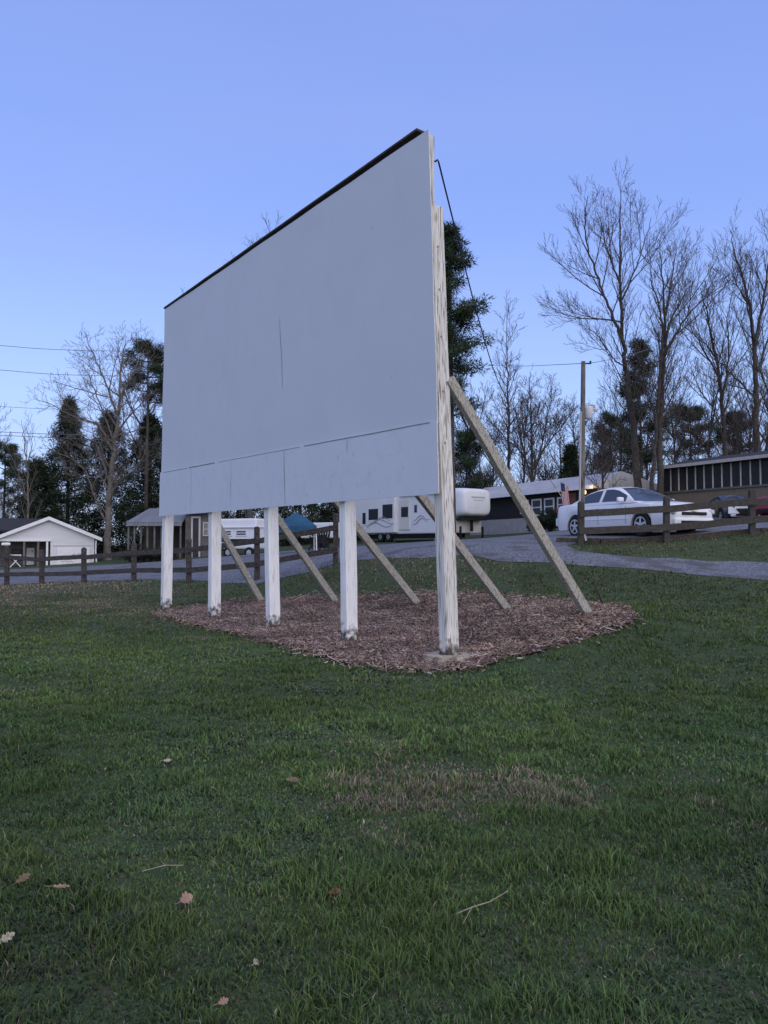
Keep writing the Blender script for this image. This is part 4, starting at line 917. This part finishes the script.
# ---------- woods farther back: three kinds of bare tree, copied
def generic(label, seed, H, prm, Yd=1, group=None):
    rg = random.Random(seed); root = thing('bare_tree', label, 'tree', (0, 0, 0), 0, group); tk = TubeBag(); tw = TubeBag()
    main = [(0, 0, -.3)]
    for k in range(1, 8): main.append((main[-1][0] + rg.gauss(0, .18), main[-1][1] + rg.gauss(0, .18), H * k / 7))
    def stem(P, r0, r1):
        path = smooth_path(P, 4); rr = r0 + (r1 - r0) * np.linspace(0, 1, len(path)) ** .85; tk.add(path, rr, 6); spawn(tk, tw, path, rr, rg, 0, 3, prm)
    stem(main, .011 * H + .03, .015)
    for k in range(5):
        i = rg.randint(2, 5); an = k * 2.2 + rg.random(); L = H * rg.uniform(.25, .42); b0 = main[i]
        stem([b0, (b0[0] + math.cos(an) * L * .25, b0[1] + math.sin(an) * L * .25, b0[2] + L * .35), (b0[0] + math.cos(an) * L * .42, b0[1] + math.sin(an) * L * .42, b0[2] + L * .75), (b0[0] + math.cos(an) * L * .5, b0[1] + math.sin(an) * L * .5, b0[2] + L * 1.05)], .006 * H, .012)
    tk.build('trunk', m_bark, root); tw.build('crown', m_twigs, root); return root
far_prm = U2(gap=(.6, .4, .28, .2), len=(3.0, 1.6, .85, .4), r=(.05, .022, .013, .011), rmin=.011)
protos = [generic('bare tree', 40 + k, h, far_prm) for k, h in enumerate((13, 15, 11))]
GW = 'bare trees of the woods behind the buildings'
spots = [(452, 62, .75), (470, 66, .8), (480, 58, .62), (492, 70, .85), (522, 72, .8), (545, 75, .75), (560, 68, .7), (575, 62, .68), (590, 74, .8), (608, 60, .66), (618, 70, .8), (634, 58, .7), (648, 64, .85), (672, 58, .72), (684, 66, .82), (698, 56, .66), (712, 68, .9), (738, 58, .75), (748, 70, .95), (768, 60, .9), (782, 52, .9), (806, 56, 1.0), (830, 60, 1.0),
         (8, 70, .62), (36, 76, .7), (150, 62, .9), (185, 66, .8), (310, 70, .7), (360, 66, .7), (400, 72, .8), (430, 68, .8), (-30, 66, .8), (-70, 70, .8)]
rgs = random.Random(9)
for k, (px, Y, s_) in enumerate(spots):
    p = protos[k % 3]; o = p if k < 3 else copy_tree(p)
    q = at(px, 500, Y); o.location = (q.x, q.y, tz(q.x, q.y) - .1); o.rotation_euler = (0, 0, rgs.uniform(0, 6.28)); s2 = s_ * rgs.uniform(.92, 1.08); o.scale = (s2, s2, s2)
    where = 'behind the screen and trailer' if 180 < px < 500 else ('behind the white cabin' if px < 180 else ('behind the pale roofed house' if px < 610 else 'behind the long building'))
    tag(o, 'one of the bare grey trees in the woods ' + where, 'tree', GW + ' ' + where)

# ------------------------------------------------------------------ evergreens
m_needle = mat('needles', (.02, .04, .02), attr='Col', rough=.8, spec=.15)
def tris_cloud(centres, n_each, rad, L, wd, rngl, base, var=.4, droop=0.0, flat=.7):
    c = np.repeat(np.asarray(centres, float), n_each, 0); n = len(c)
    off = rngl.normal(0, 1, (n, 3)); off /= np.linalg.norm(off, axis=1)[:, None]; rr = rngl.random(n) ** .5
    p = c + off * rr[:, None] * np.array([rad, rad, rad * flat])
    d = off + rngl.normal(0, .6, (n, 3)); d[:, 2] -= droop; d /= np.linalg.norm(d, axis=1)[:, None]
    s = np.cross(d, rngl.normal(0, 1, (n, 3))); s /= np.linalg.norm(s, axis=1)[:, None] + 1e-9
    l = L * rngl.uniform(.6, 1.3, n)[:, None]; w_ = wd * rngl.uniform(.6, 1.3, n)[:, None]
    V = np.stack([p - s * w_, p + s * w_, p + d * l + s * w_ * .3], 1).reshape(-1, 3)
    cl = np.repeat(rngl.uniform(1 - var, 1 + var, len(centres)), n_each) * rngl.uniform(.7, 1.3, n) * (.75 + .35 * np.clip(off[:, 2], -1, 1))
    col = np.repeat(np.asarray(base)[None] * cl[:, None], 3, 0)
    return V, np.arange(n * 3).reshape(-1, 3), col
def pine(label, base_px, Y, H, trunk_r, whorls, seed, nd=90, lean=0, cat='tree', group=None):
    """whorls: (height fraction from, to, reach at bottom, reach at top, count)"""
    rg = random.Random(seed); rl = np.random.default_rng(seed); b0 = at(base_px, 500, Y); g = tz(b0.x, b0.y)
    root = thing('pine_tree', label, cat, (b0.x, b0.y, g), 0, group); tk = TubeBag(); cs = []
    path = smooth_path([(0, 0, -.3), (lean * .3, 0, H * .3), (lean * .6, .1, H * .65), (lean, 0, H)]); rr = trunk_r * (1 - .85 * np.linspace(0, 1, len(path))); tk.add(path, rr, 8)
    for (f0, f1, l0, l1, cnt) in whorls:
        for k in range(cnt):
            t = (k + rg.random()) / cnt; f = f0 + (f1 - f0) * t; z = f * H; i = min(int(f * (len(path) - 1)), len(path) - 2); p = path[i] + (path[i + 1] - path[i]) * (f * (len(path) - 1) - i)
            an = rg.uniform(0, 6.28); L = (l0 + (l1 - l0) * t) * rg.uniform(.55, 1.15); up = rg.uniform(-.1, .45)
            P = [p + np.array([math.cos(an) * L * s_, math.sin(an) * L * s_, L * (up * s_ + .12 * s_ * s_) + rg.gauss(0, .05)]) for s_ in (0, .35, .7, 1)]
            tk.add(np.array(P), np.array([.05, .035, .022, .012]), 4)
            for s_ in (.45, .7, .88, 1.0):
                m = np.array(P[0]) * (1 - s_) + np.array(P[3]) * s_
                for q in range(2): cs.append(m + np.array([rg.gauss(0, .22), rg.gauss(0, .22), rg.gauss(.08, .12)]) * min(1.2, L * .5))
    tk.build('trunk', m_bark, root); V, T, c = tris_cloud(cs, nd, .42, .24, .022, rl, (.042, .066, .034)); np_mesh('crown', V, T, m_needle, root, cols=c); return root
pine('tall dark pine standing right behind the end post of the screen', 451, 34, (545 - 228) / F * 34 - .2, .24, [(.36, .55, 1.0, 1.4, 9), (.55, .8, 1.65, 1.45, 30), (.8, 1.0, 1.1, .4, 20)], 61, 52)
pine('pine with a bare stem and clumped top beside the left end of the screen', 146, 56, (545 - 352) / F * 56 + 1.2, .20, [(.74, .9, 1.7, 1.9, 14), (.9, 1.0, 1.7, .7, 12)], 62, 80)
pine('slim pine with open branches between the two tallest trunks at the right', 642, 46, (545 - 335) / F * 46 - 2.0, .13, [(.3, .7, 1.5, 1.3, 22), (.7, 1.0, 1.2, .3, 16)], 63, 55)
pine('small flat topped pine above the left end of the long building', 692, 66, (545 - 408) / F * 66 - 2.4, .2, [(.6, .9, 2.3, 2.6, 14), (.9, 1.0, 2.2, 1.0, 10)], 64, 90)
pine('distant pine behind the white cabin at the left edge', 4, 72, (545 - 445) / F * 72 + .8, .2, [(.45, .8, 2.2, 2.5, 16), (.8, 1.0, 2.2, .8, 12)], 65, 90)
pine('narrow pine above the right end of the long building', 735, 62, (545 - 412) / F * 62 - 2.4, .18, [(.5, .85, 1.6, 1.8, 14), (.85, 1.0, 1.5, .5, 10)], 66, 80)
pine('low pine between the light pole and the small dense tree', 612, 64, (545 - 415) / F * 64 - 1.8, .18, [(.3, .8, 2.2, 2.0, 20), (.8, 1.0, 1.7, .5, 10)], 67, 80)
pine('pine low behind the trailer, left of the conical tree', 470, 58, (545 - 425) / F * 58 - 1.2, .18, [(.3, .8, 1.6, 1.8, 18), (.8, 1.0, 1.5, .5, 10)], 68, 70)
def cedar(label, px, Y, top_py, width_px, seed, n=700, colr=(.032, .048, .027), power=.8, name='evergreen_tree'):
    rl = np.random.default_rng(seed); b0 = at(px, 500, Y); g = tz(b0.x, b0.y); H = (at(px, top_py, Y).z - g); Wd = width_px / F * Y / 2
    root = thing(name, label, 'tree', (b0.x, b0.y, g)); tk = TubeBag(); tk.add(np.array([(0, 0, -.3), (0, 0, H * .5), (0, 0, H * .96)]), np.array([.2, .12, .02]), 7); tk.build('trunk', m_bark, root)
    n = int(n * .72); f = rl.random(n) ** 1.15; an = rl.uniform(0, 6.28, n); prof = np.minimum(1, (1 - f) ** power * 1.12) * np.clip(.55 + f * 3, 0, 1)
    lob = 1 + .26 * np.sin(an * 3 + f * 11 + seed) + .22 * np.sin(an * 5 - f * 23) + .14 * np.sin(an * 2 + f * 41)
    r = Wd * prof * lob * (rl.random(n) ** .35); cs = np.stack([np.cos(an) * r, np.sin(an) * r, f * H + .1 + rl.normal(0, .12, n)], 1)
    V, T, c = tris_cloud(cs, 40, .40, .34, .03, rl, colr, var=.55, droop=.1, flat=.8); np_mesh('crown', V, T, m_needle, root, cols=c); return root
cedar('dark conical evergreen directly behind the left half of the white cabin', 68, 60, 402, 78, 71, 1000)
cedar('dark rounded evergreen rising behind the trunk of the big spreading tree', 108, 64, 415, 70, 72, 900, power=.6)
cedar('dark evergreen beside the left edge of the screen, behind the metal roofed porch', 150, 58, 420, 74, 73, 1000, power=.6)
cedar('low dark evergreen at the left behind the cabin ridge', 38, 58, 462, 50, 74, 600, power=.5)
cedar('dark evergreen hidden mostly behind the left part of the screen', 195, 58, 430, 90, 75, 800, power=.6)
cedar('dark evergreen behind the camper under the screen', 238, 60, 460, 90, 76, 700, power=.5)
cedar('dark evergreen behind the blue canopy under the screen', 300, 60, 462, 90, 77, 700, power=.5)
cedar('small dark cone shaped evergreen above the roof, just left of the light pole', 571, 60, 448, 30, 78, 420, power=.7)
cedar('dark evergreen at the right end of the left woods, behind the big trailer', 352, 62, 470, 70, 79, 500, power=.5)

# ------------------------------------------------------------------ trailers, canopy and other things across the road
m_rv = mat('trailer_white', (.70, .71, .73), (.64, .65, .67), 1.5, .35, spec=.4)
m_rv2 = mat('trailer_cream', (.56, .55, .51), (.62, .60, .56), 1.5, .45)
m_swirl = mat('swirl_grey', (.30, .29, .35), rough=.6); m_swirl2 = mat('swirl_light', (.42, .42, .48), rough=.6)
Bn = Vector(((455 - 384) / F * 46, 46)); An = Vector(((347 - 384) / F * 55.5, 55.5))
f = Face('fifth_wheel_trailer', 'long white travel trailer with rounded nose, dark windows and grey swirls, seen under screen', 'trailer', An, Bn, tz(Bn.x, Bn.y) - .05)
LX = (Bn - An).length; _, zt = f.px(455, 487); _, zo = f.px(455, 517); _, zb = f.px(430, 533.5); WD = 2.5
f.base = f.base
xs_ = f.px(437, 520)[0] + .25
f.box('body', m_rv, 0, xs_ + .02, 0, WD, zb, zt, bevel=.07)
# nose: the raised front with a rounded cap
b = MB(); n = 14; rows = []
def nose_prof(t):
    x0 = xs_ - .03; x1 = LX + .75
    return x0, x1
vsn = []; st_ = [xs_ - .02, LX - .9, LX - .35, LX + .05, LX + .35, LX + .55, LX + .66, LX + .70]; shr = [0, 0, .03, .09, .19, .33, .52, .78]
for x, sh in zip(st_, shr):
    ring = []
    for k in range(24):
        an = 2 * math.pi * (k + .5) / 24; ca, sa = math.cos(an), math.sin(an); e = .36
        cy = math.copysign(abs(ca) ** e, ca); cz = math.copysign(abs(sa) ** e, sa)
        ring.append((x, WD / 2 + cy * WD / 2 * (1 - sh * .35), (zt + zo) / 2 + cz * (zt - zo) / 2 * (1 - sh * .38)))
    vsn += ring
fs = [(i * 24 + k, i * 24 + (k + 1) % 24, (i + 1) * 24 + (k + 1) % 24, (i + 1) * 24 + k) for i in range(len(st_) - 1) for k in range(24)] + [tuple(range(24)), tuple((len(st_) - 1) * 24 + k for k in range(24))]
b.add(vsn, fs); nz_ = b.build('nose_cap', m_rv, f.root, smooth=60)
b = MB(); b.box((LX + .705, WD / 2, zo + (zt - zo) * .66), (.01, 1.1, .10)); b.box((LX + .705, WD / 2, zo + (zt - zo) * .56), (.01, .8, .05)); b.build('nose_marking', m_swirl2, nz_)
b = MB(); b.box((LX - .18, WD / 2, zo - .10), (1.1, WD * .8, .16)); b.build('hitch_plate', m_black, f.root)
f.box('front_compartment', m_rv2, xs_ + .025, LX - .25, .12, WD - .12, zb + .02, zo + .01, bevel=.04)
b = MB(); b.box((LX + .1, WD / 2, zo - .45), (.14, .14, .8)); b.box((LX + .1, .35, .45), (.1, .1, 1.0)); b.box((LX + .1, WD - .35, .45), (.1, .1, 1.0)); b.build('landing_gear', m_black, f.root)
def rr(x0, y0, x1, y1): return f.rect(x0, y0, x1, y1)
a, c, z0, z1 = rr(357, 488, 398, 534); sl1 = f.box('slide_out', m_rv, a, c, -.28, .02, zb + .10, z1 - .2 if z1 < zt else zt - .2, bevel=.03)
for q in ((372, 509, 381.5, 520), (386, 504.5, 396, 518.5)):
    a, c, z0, z1 = rr(*q); f.box('window', m_glass, a, c, -.30, -.275, z0, z1, bevel=.02)
a, c, z0, z1 = rr(366, 513, 369, 524); f.box('window', m_glass, a, c, -.30, -.275, z0, z1)
a, c, z0, z1 = rr(399.5, 500, 410, 530); dr = f.box('door', m_rv2, a, c, -.06, .01, z0, z1, bevel=.03)
a, c, z0, z1 = rr(402, 507, 408.8, 517); f.box('window', m_glass, a, c, -.075, -.055, z0, z1, dr)
a, c, z0, z1 = rr(414.5, 505, 417, 512.5); f.box('window', m_glass, a, c, -.02, .01, z0, z1)
a, c, z0, z1 = rr(399, 534, 411, 537); b = MB(); b.box(((a + c) / 2, -.3, z0), (c - a, .5, .05)); b.box(((a + c) / 2, -.55, z0 - .25), (c - a, .3, .05)); b.build('step', m_black, f.root)
rg = random.Random(4)
for (x0, x1, yy, amp, n0) in ((368, 397, 523, -.28 - .012, 1.1), (370, 396, 526, -.28 - .012, 2.3), (372, 394, 521, -.292, .2), (412, 428, 522, -.012, .4), (413, 430, 519, -.012, 1.5)):
    pts = []
    for t in range(15):
        u = t / 14; px = x0 + (x1 - x0) * u; a, z = f.px(px, yy + 2.6 * math.sin(u * 7 + n0) - 2 * u); pts.append((a, amp, z))
    sw = MB(); sw.tube(pts, [.010 + .022 * math.sin(math.pi * k / 14) for k in range(15)], 4); sw.build('swirl', m_swirl, f.root)
f.box('belly', m_black, .3, xs_ - .3, .15, WD - .15, zb - .25, zb + .02)
for px in (380, 388):
    a, _ = f.px(px, 540)
    b = MB(); b.lathe([(.2, -.11), (.36, -.11), (.39, -.06), (.39, .08), (.34, .11), (.2, .11)], (a, .12, .38), (0, -1, 0), 24); wh = b.build('wheel', m_tyre, f.root, smooth=40)
    b = MB(); b.lathe([(.21, .08), (.20, .115), (.08, .12), (.07, .14), (0, .14)], (a, .12, .38), (0, -1, 0), 20); b.build('rim', m_rim, wh)
for px in (361, 392, 432):
    a, _ = f.px(px, 540); b = MB(); b.box((a, .25, zb / 2 - .1), (.08, .08, zb)); b.build('jack', m_rim, f.root)
f.box('awning_roll', m_rv2, f.px(400, 490)[0], xs_ - .1, -.14, -.0, zt - .32, zt - .2, bevel=.04)
f.box('roof_unit', m_rv, LX * .3, LX * .3 + 1, .8, 1.7, zt - .005, zt + .28, bevel=.06)
# small camper between the second and third posts
A = at(221, 549, 43.5).xy; Bq = at(256, 549, 42.5).xy
f = Face('camper_van', 'small white camper with dark window band, parked behind the second screen post', 'camper', A, Bq, tz(A[0], A[1]) - .1)
LX = (Bq - A).length; z = [f.px(240, y)[1] for y in (518.5, 527, 530, 536, 540, 550)]
f.box('body', m_rv, -.35, LX, 0, 2.2, z[5] + .05, z[0], bevel=.10)
f.box('overhang_roof', m_rv, -.4, LX + .06, -.12, 2.25, z[1] - .05, z[1] + .02, bevel=.02)
a, c, _, _ = f.rect(236, 530, 247, 536); f.window(a, c, z[3], z[2], m_wtrim, m_glass, .05)
a, c, _, _ = f.rect(224, 530, 232, 536); f.window(a, c, z[3], z[2], m_wtrim, m_glass, .05)
f.box('stripe', m_black, -.25, LX - .2, -.02, -.002, z[4] - .12, z[4] + .06)
for px in (228, 249):
    a, _ = f.px(px, 550); b = MB(); b.lathe([(.15, -.1), (.30, -.1), (.33, -.05), (.33, .06), (.29, .1), (.15, .1)], (a, .08, .33), (0, -1, 0), 22); wh = b.build('wheel', m_tyre, f.root, smooth=40)
    b = MB(); b.lathe([(.17, .07), (.16, .105), (0, .11)], (a, .08, .33), (0, -1, 0), 18); b.build('rim', m_rim, wh)
# blue pop-up canopy
q = at(296, 548, 38); g = tz(q.x, q.y); root = thing('canopy_tent', 'blue pop up canopy standing behind the fence, seen under the screen', 'canopy', (q.x, q.y, g), .15)
zt_ = at(298, 512, 38).z - g; ze_ = at(298, 530, 38).z - g; hw_ = 23 / F * 38 * .84
m_blue = mat('blue_canvas', (.012, .055, .11), (.022, .085, .16), 2, .8)
b = MB()
cn = [(-hw_, -hw_), (hw_, -hw_), (hw_, hw_), (-hw_, hw_)]
vs = [(0, 0, zt_)] + [(x * .55, y * .55, ze_ + .62 * (zt_ - ze_)) for x, y in cn] + [(x, y, ze_ + .18) for x, y in cn] + [(x * 1.02, y * 1.02, ze_ - .16) for x, y in cn]
fs = []
for k in range(4):
    j = (k + 1) % 4; fs += [(0, 1 + k, 1 + j), (1 + k, 5 + k, 5 + j, 1 + j), (5 + k, 9 + k, 9 + j, 5 + j)]
b.add(vs, fs); o = b.build('canopy_top', m_blue, root); sm = o.modifiers.new('thick', 'SOLIDIFY'); sm.thickness = .02
for x, y in cn:
    b = MB(); b.tube([(x * 1.0, y * 1.0, 0), (x * .97, y * .97, ze_ + .1)], .03, 6); b.build('leg', m_wtrim, root)
for k in range(4):
    j = (k + 1) % 4; b = MB(); b.tube([(*cn[k], ze_), (*cn[j], ze_ - .35)], .015, 4); b.tube([(*cn[k], ze_ - .35), (*cn[j], ze_)], .015, 4); b.build('brace_bar', m_rim, root)
# white box trailer behind the canopy
A = at(311, 545, 46).xy; Bq = at(337, 545, 45).xy; f = Face('cargo_trailer', 'plain white box trailer partly hidden by the blue canopy', 'trailer', A, Bq, tz(A[0], A[1]) - .05)
_, z0 = f.px(325, 538); _, z1 = f.px(325, 522.5); LX = (Bq - A).length
f.box('body', m_rv, -.8, LX, 0, 2.0, z0, z1, bevel=.06); f.box('door_frame', m_swirl2, LX - .55, LX - .5, -.02, -.002, z0 + .1, z1 - .1)
f.box('fender', m_black, .2, 1.2, -.12, .05, z0 - .06, z0 + .18, bevel=.04)
for xx in (.4, 1.0):
    b = MB(); b.lathe([(.12, -.09), (.26, -.09), (.28, -.05), (.28, .06), (.24, .09), (.12, .09)], (xx, .05, .28), (0, -1, 0), 20); b.build('wheel', m_tyre, f.root, smooth=40)
# two dark slatted garden chairs
def garden_chair(px, py, Y, rz, label):
    q = at(px, py, Y); root = thing('garden_chair', label, 'chair', (q.x, q.y, tz(q.x, q.y)), rz, 'dark garden chairs by the canopy'); mm = mat('dark_chair', (.02, .02, .022), (.04, .04, .042), 8, .6)
    b = MB()
    for k in range(5): b.beam(((k - 2) * .12, .0, .35), ((k - 2) * .13, .32, 1.05 - abs(k - 2) * .05), .10, .02, up=(0, -1, .4))
    b.build('backrest', mm, root)
    b = MB()
    for k in range(5): b.box((0, -.48 + k * .11, .40 - k * .015), (.56, .095, .02))
    b.build('seat', mm, root)
    for s_ in (-1, 1):
        b = MB(); b.box((s_ * .31, -.46, .28), (.05, .09, .56)); b.build('leg', mm, root)
        b = MB(); b.beam((s_ * .31, -.5, .36), (s_ * .27, .4, .0), .04, .10); b.build('leg', mm, root)
        b = MB(); b.box((s_ * .33, -.15, .57), (.13, .75, .025)); b.build('armrest', mm, root)
garden_chair(316, 549, 40, 2.9, 'dark garden chair beside the leg of the blue canopy')
garden_chair(323, 548, 39.5, 3.5, 'dark garden chair farther right, in front of the white box trailer')

# ------------------------------------------------------------------ light pole, cables
q0 = ground(581.5, 544.5); q0 = Vector((at(581.5, 544, 21.6).x, 21.6, tz(at(581.5, 544, 21.6).x, 21.6))); qt = at(583.3, 361.5, 21.6)
root = thing('light_pole', 'slim weathered wooden pole with a grey yard light, by the white sedan', 'light pole', q0); m_pole = mat('pole_wood', (.10, .095, .085), (.19, .18, .16), 8, .9, .5, 30, stretch=(1, 1, .3), third=(.06, .055, .05), tscale=10)
v = qt - q0; b = MB(); b.tube([Vector((0, 0, -.2)), v * .33, v * .66, v], [.085, .078, .07, .062], 10); b.build('pole', m_pole, root, smooth=50)
b = MB(); b.tube([v * .001 + Vector((-.075, -.05, 0)), v * .30 + Vector((-.07, -.05, 0)), v * .72 + Vector((-.065, -.045, 0))], .028, 6); b.build('conduit', mat('conduit_grey', (.36, .36, .37), (.42, .42, .43), 4, .6), root)
zl = at(588, 413, 21.6) - q0
m_box = mat('lamp_box', (.46, .46, .48), (.52, .52, .54), 5, .5)
b = MB(); b.lathe([(.02, .16), (.10, .15), (.115, .10), (.115, -.13), (.09, -.17), (.0, -.17)], zl + Vector((.02, 0, 0)), k=14); yl = b.build('yard_light', m_box, root, smooth=40)
b = MB(); b.tube([zl + Vector((-.1, 0, .1)), zl + Vector((.05, 0, .24)), zl + Vector((.18, 0, .22)), zl + Vector((.22, 0, .10))], .035, 7); b.lathe([(.03, .05), (.07, 0), (.06, -.05)], zl + Vector((.22, 0, .10)), k=10); b.build('lamp_arm', m_box, yl)
b = MB(); b.box(v + Vector((.10, 0, -.06)), (.22, .03, .03)); b.lathe([(.0, .05), (.035, .04), (.02, 0), (.035, -.04), (0, -.05)], v + Vector((.20, 0, -.03)), k=8); b.build('insulator', m_black, root)
b = MB(); zz = Vector((0, 0, .62)); b.beam(Vector((-.04, -.11, .66)), Vector((.10, -.12, .06)), .05, .02, up=(0, -1, 0)); b.build('guard_strip', m_wtrim, root)
def cable(label, pts, r, m=None, name='cable', group=None):
    b = MB(); P = smooth_path([tuple(p) for p in pts], 8); b.tube([Vector(p) for p in P], r, 5); return tag(b.build(name, m or mat('cable_black', (.012, .012, .013), rough=.6), smooth=60), label, 'cable', group)
hook = Vector((POST0.x, POST0.y, 0)) + S(sE, NF + .14, cTR[1] - .40) + Vector((.03, 0, -.01))
c0 = hook; c3 = at(508.3, 392, 59.8)
pts = [c0.lerp(c3, t / 12) - Vector((0, 0, 1.1 * 4 * (t / 12) * (1 - t / 12))) for t in range(13)]
cable('black cable running from the top of the screen to the thin conical tree', pts, [.013 + .015 * k / 96 for k in range(97)])
top = qt + Vector((.18, 0, -.04))
m_wire = mat('wire_grey', (.12, .13, .18), rough=.6)
cable('thin wire leaving the light pole to the left, above the round bare tree', [top, at(560, 364.5, 26), at(515, 366, 34), at(470, 364, 44)], .010, m_wire)
cable('thin wire leaving the light pole to the right', [top, at(602, 361, 27), at(640, 352, 36), at(700, 330, 48)], .010, m_wire)
cable('highest overhead wire in the sky at the left edge', [at(-60, 342, 50), at(0, 345.5, 52), at(45, 349, 54), at(110, 351, 58), at(230, 352, 66)], .019, m_wire)
cable('second overhead wire from the top at the left edge', [at(-60, 367, 50), at(0, 370, 52), at(50, 374, 54), at(120, 376, 58), at(230, 376, 66)], .019, m_wire)
cable('faint middle overhead wire at the left edge', [at(-60, 404, 50), at(0, 406.5, 52), at(50, 409, 54), at(120, 410, 58), at(230, 408, 66)], .014, m_wire)
cable('upper wire of the low pair at the left edge', [at(-60, 431, 50), at(0, 432, 52), at(50, 434, 54), at(120, 435, 58), at(230, 433, 66)], .021, m_wire)
cable('lower wire of the low pair at the left edge', [at(-60, 435, 50), at(0, 435.5, 52), at(50, 437.5, 54), at(120, 440, 58), at(230, 438, 66)], .021, m_wire)

# ------------------------------------------------------------------ flag and bushes by the dark house
fa = at(566, 505, 42.5); fb = at(557, 478, 42.5)
root = thing('house_flag', 'american flag hanging from a slanted pole on the dark house', 'flag', at(563, 500, 42.5)); o = Vector(root.location)
p0 = at(572, 512, 43.3) - o; p1 = at(549, 478, 42.2) - o
b = MB(); b.tube([p0, p1], .02, 6); b.build('flag_pole', m_rim, root)
m_fr = mat('flag_red', (.32, .02, .03), rough=.8); m_fw = mat('flag_white', (.62, .62, .62), rough=.8); m_fb = mat('flag_blue', (.02, .03, .12), rough=.8)
top_l = at(560.5, 482, 42.4) - o; FW = .42; H_ = at(560.5, 482, 42.4).z - at(560.5, 505, 42.4).z
nu, nv = 13, 16; b = MB()
def fp(u, v): # hangs lengthwise: stripes run down
    return top_l + Vector((FW * (u * (1 - .25 * v)) + .10 * v + .1 * u * v, .06 * math.sin(u * 9 + v * 2), -H_ * v * (1 - .12 * u) - .22 * u))
vs = [fp(i / nu, j / nv) for j in range(nv + 1) for i in range(nu + 1)]; fs = []; ms = []
for j in range(nv):
    for i in range(nu):
        fs.append((j * (nu + 1) + i, j * (nu + 1) + i + 1, (j + 1) * (nu + 1) + i + 1, (j + 1) * (nu + 1) + i)); ms.append(2 if (i < 7 and j < 6) else (0 if i % 2 == 0 else 1))
b.v += vs; b.f += fs; b.m += ms
# stars as tiny white flecks on the blue field
for j in range(5):
    for i in range(4):
        p = fp((i + .7) / 8.5, (j + .6) / 15.5) + Vector((0, -.012, 0)); s_ = .012
        b.add([p + Vector((math.sin(k * math.pi / 5) * (s_ if k % 2 == 0 else s_ * .45), 0, math.cos(k * math.pi / 5) * (s_ if k % 2 == 0 else s_ * .45))) for k in range(10)], [tuple(range(10))], 1)
b.build('flag_cloth', [m_fr, m_fw, m_fb], root)
def bush(label, px, Y, w_, h_, seed, colr=(.018, .032, .018), n=160):
    rl = np.random.default_rng(seed); q = at(px, 530, Y); g = tz(q.x, q.y); root = thing('bush', label, 'bush', (q.x, q.y, g)); tk = TubeBag()
    for k in range(6):
        an = k * 1.05; tk.add(np.array([(0, 0, -.1), (math.cos(an) * w_ * .2, math.sin(an) * w_ * .2, h_ * .45), (math.cos(an) * w_ * .38, math.sin(an) * w_ * .38, h_ * .8)]), np.array([.03, .02, .008]), 4)
    tk.build('stem', m_bark, root)
    d = rl.normal(0, 1, (n, 3)); d /= np.linalg.norm(d, axis=1)[:, None]; r = rl.random(n) ** .4; lob = 1 + .25 * np.sin(d[:, 0] * 5 + seed) * np.cos(d[:, 1] * 4)
    cs = np.stack([d[:, 0] * r * lob * w_ / 2, d[:, 1] * r * lob * w_ / 2, h_ * .52 + d[:, 2] * r * lob * h_ * .46], 1)
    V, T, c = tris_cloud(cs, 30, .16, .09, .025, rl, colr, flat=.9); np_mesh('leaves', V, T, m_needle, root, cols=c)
bush('dark rounded bush under the windows of the dark house', 550, 42.3, 1.5, 1.25, 81)
bush('smaller dark bush next to the rear of the white sedan', 561, 41, 1.0, 1.15, 82)
bush('low bush left of the rounded one by the grey skirting', 537, 45.5, 1.0, .75, 83, (.03, .035, .025))
bush('scrubby bush in front of the metal roofed porch', 140, 44.4, 2.2, .9, 84, (.03, .034, .024))
bush('low scrubby bush behind the leftmost screen post', 160, 44.2, 1.6, .7, 85, (.03, .034, .024))
# a line of bare undergrowth at the wood's edge, seen between the buildings
def thicket(name, label, spans, seed):
    rg = random.Random(seed); tw = TubeBag()
    for (p0, p1, Y, h_, n) in spans:
        for k in range(n):
            px = rg.uniform(p0, p1); y = Y + rg.uniform(-2.5, 2.5); q = at(px, 500, y); g = tz(q.x, q.y); H = h_ * rg.uniform(.5, 1.2); d = np.array([rg.gauss(0, .2), rg.gauss(0, .2), 1.0]); P = [np.array([q.x, q.y, g - .1])]
            for s_ in range(5): d = d + np.array([rg.gauss(0, .16), rg.gauss(0, .16), .06]); d /= np.linalg.norm(d); P.append(P[-1] + d * H / 5)
            P = np.array(P); tw.add(P, np.array([.03, .025, .02, .016, .013, .01]), 3)
            spawn(tw, tw, P, np.array([.03, .025, .02, .016, .013, .01]), rg, 1, 2, dict(gap=(1, .22, .2), start=(0, .15, .1), ang=(.7, .7, .6), len=(1, H * .42, H * .2), wig=.15, up=.05, r=(.02, .014, .011), rmin=.010))
    return tag(tw.build(name, m_twigs, None), label, 'undergrowth', kind='stuff')
thicket('undergrowth', 'bare brushwood at the edge of the woods behind the buildings', [(440, 620, 66, 5.5, 70), (590, 700, 55, 4.2, 36), (690, 850, 54, 4.5, 34), (-20, 60, 66, 4.5, 40), (330, 440, 68, 4.5, 45), (180, 330, 68, 4, 30)], 5)
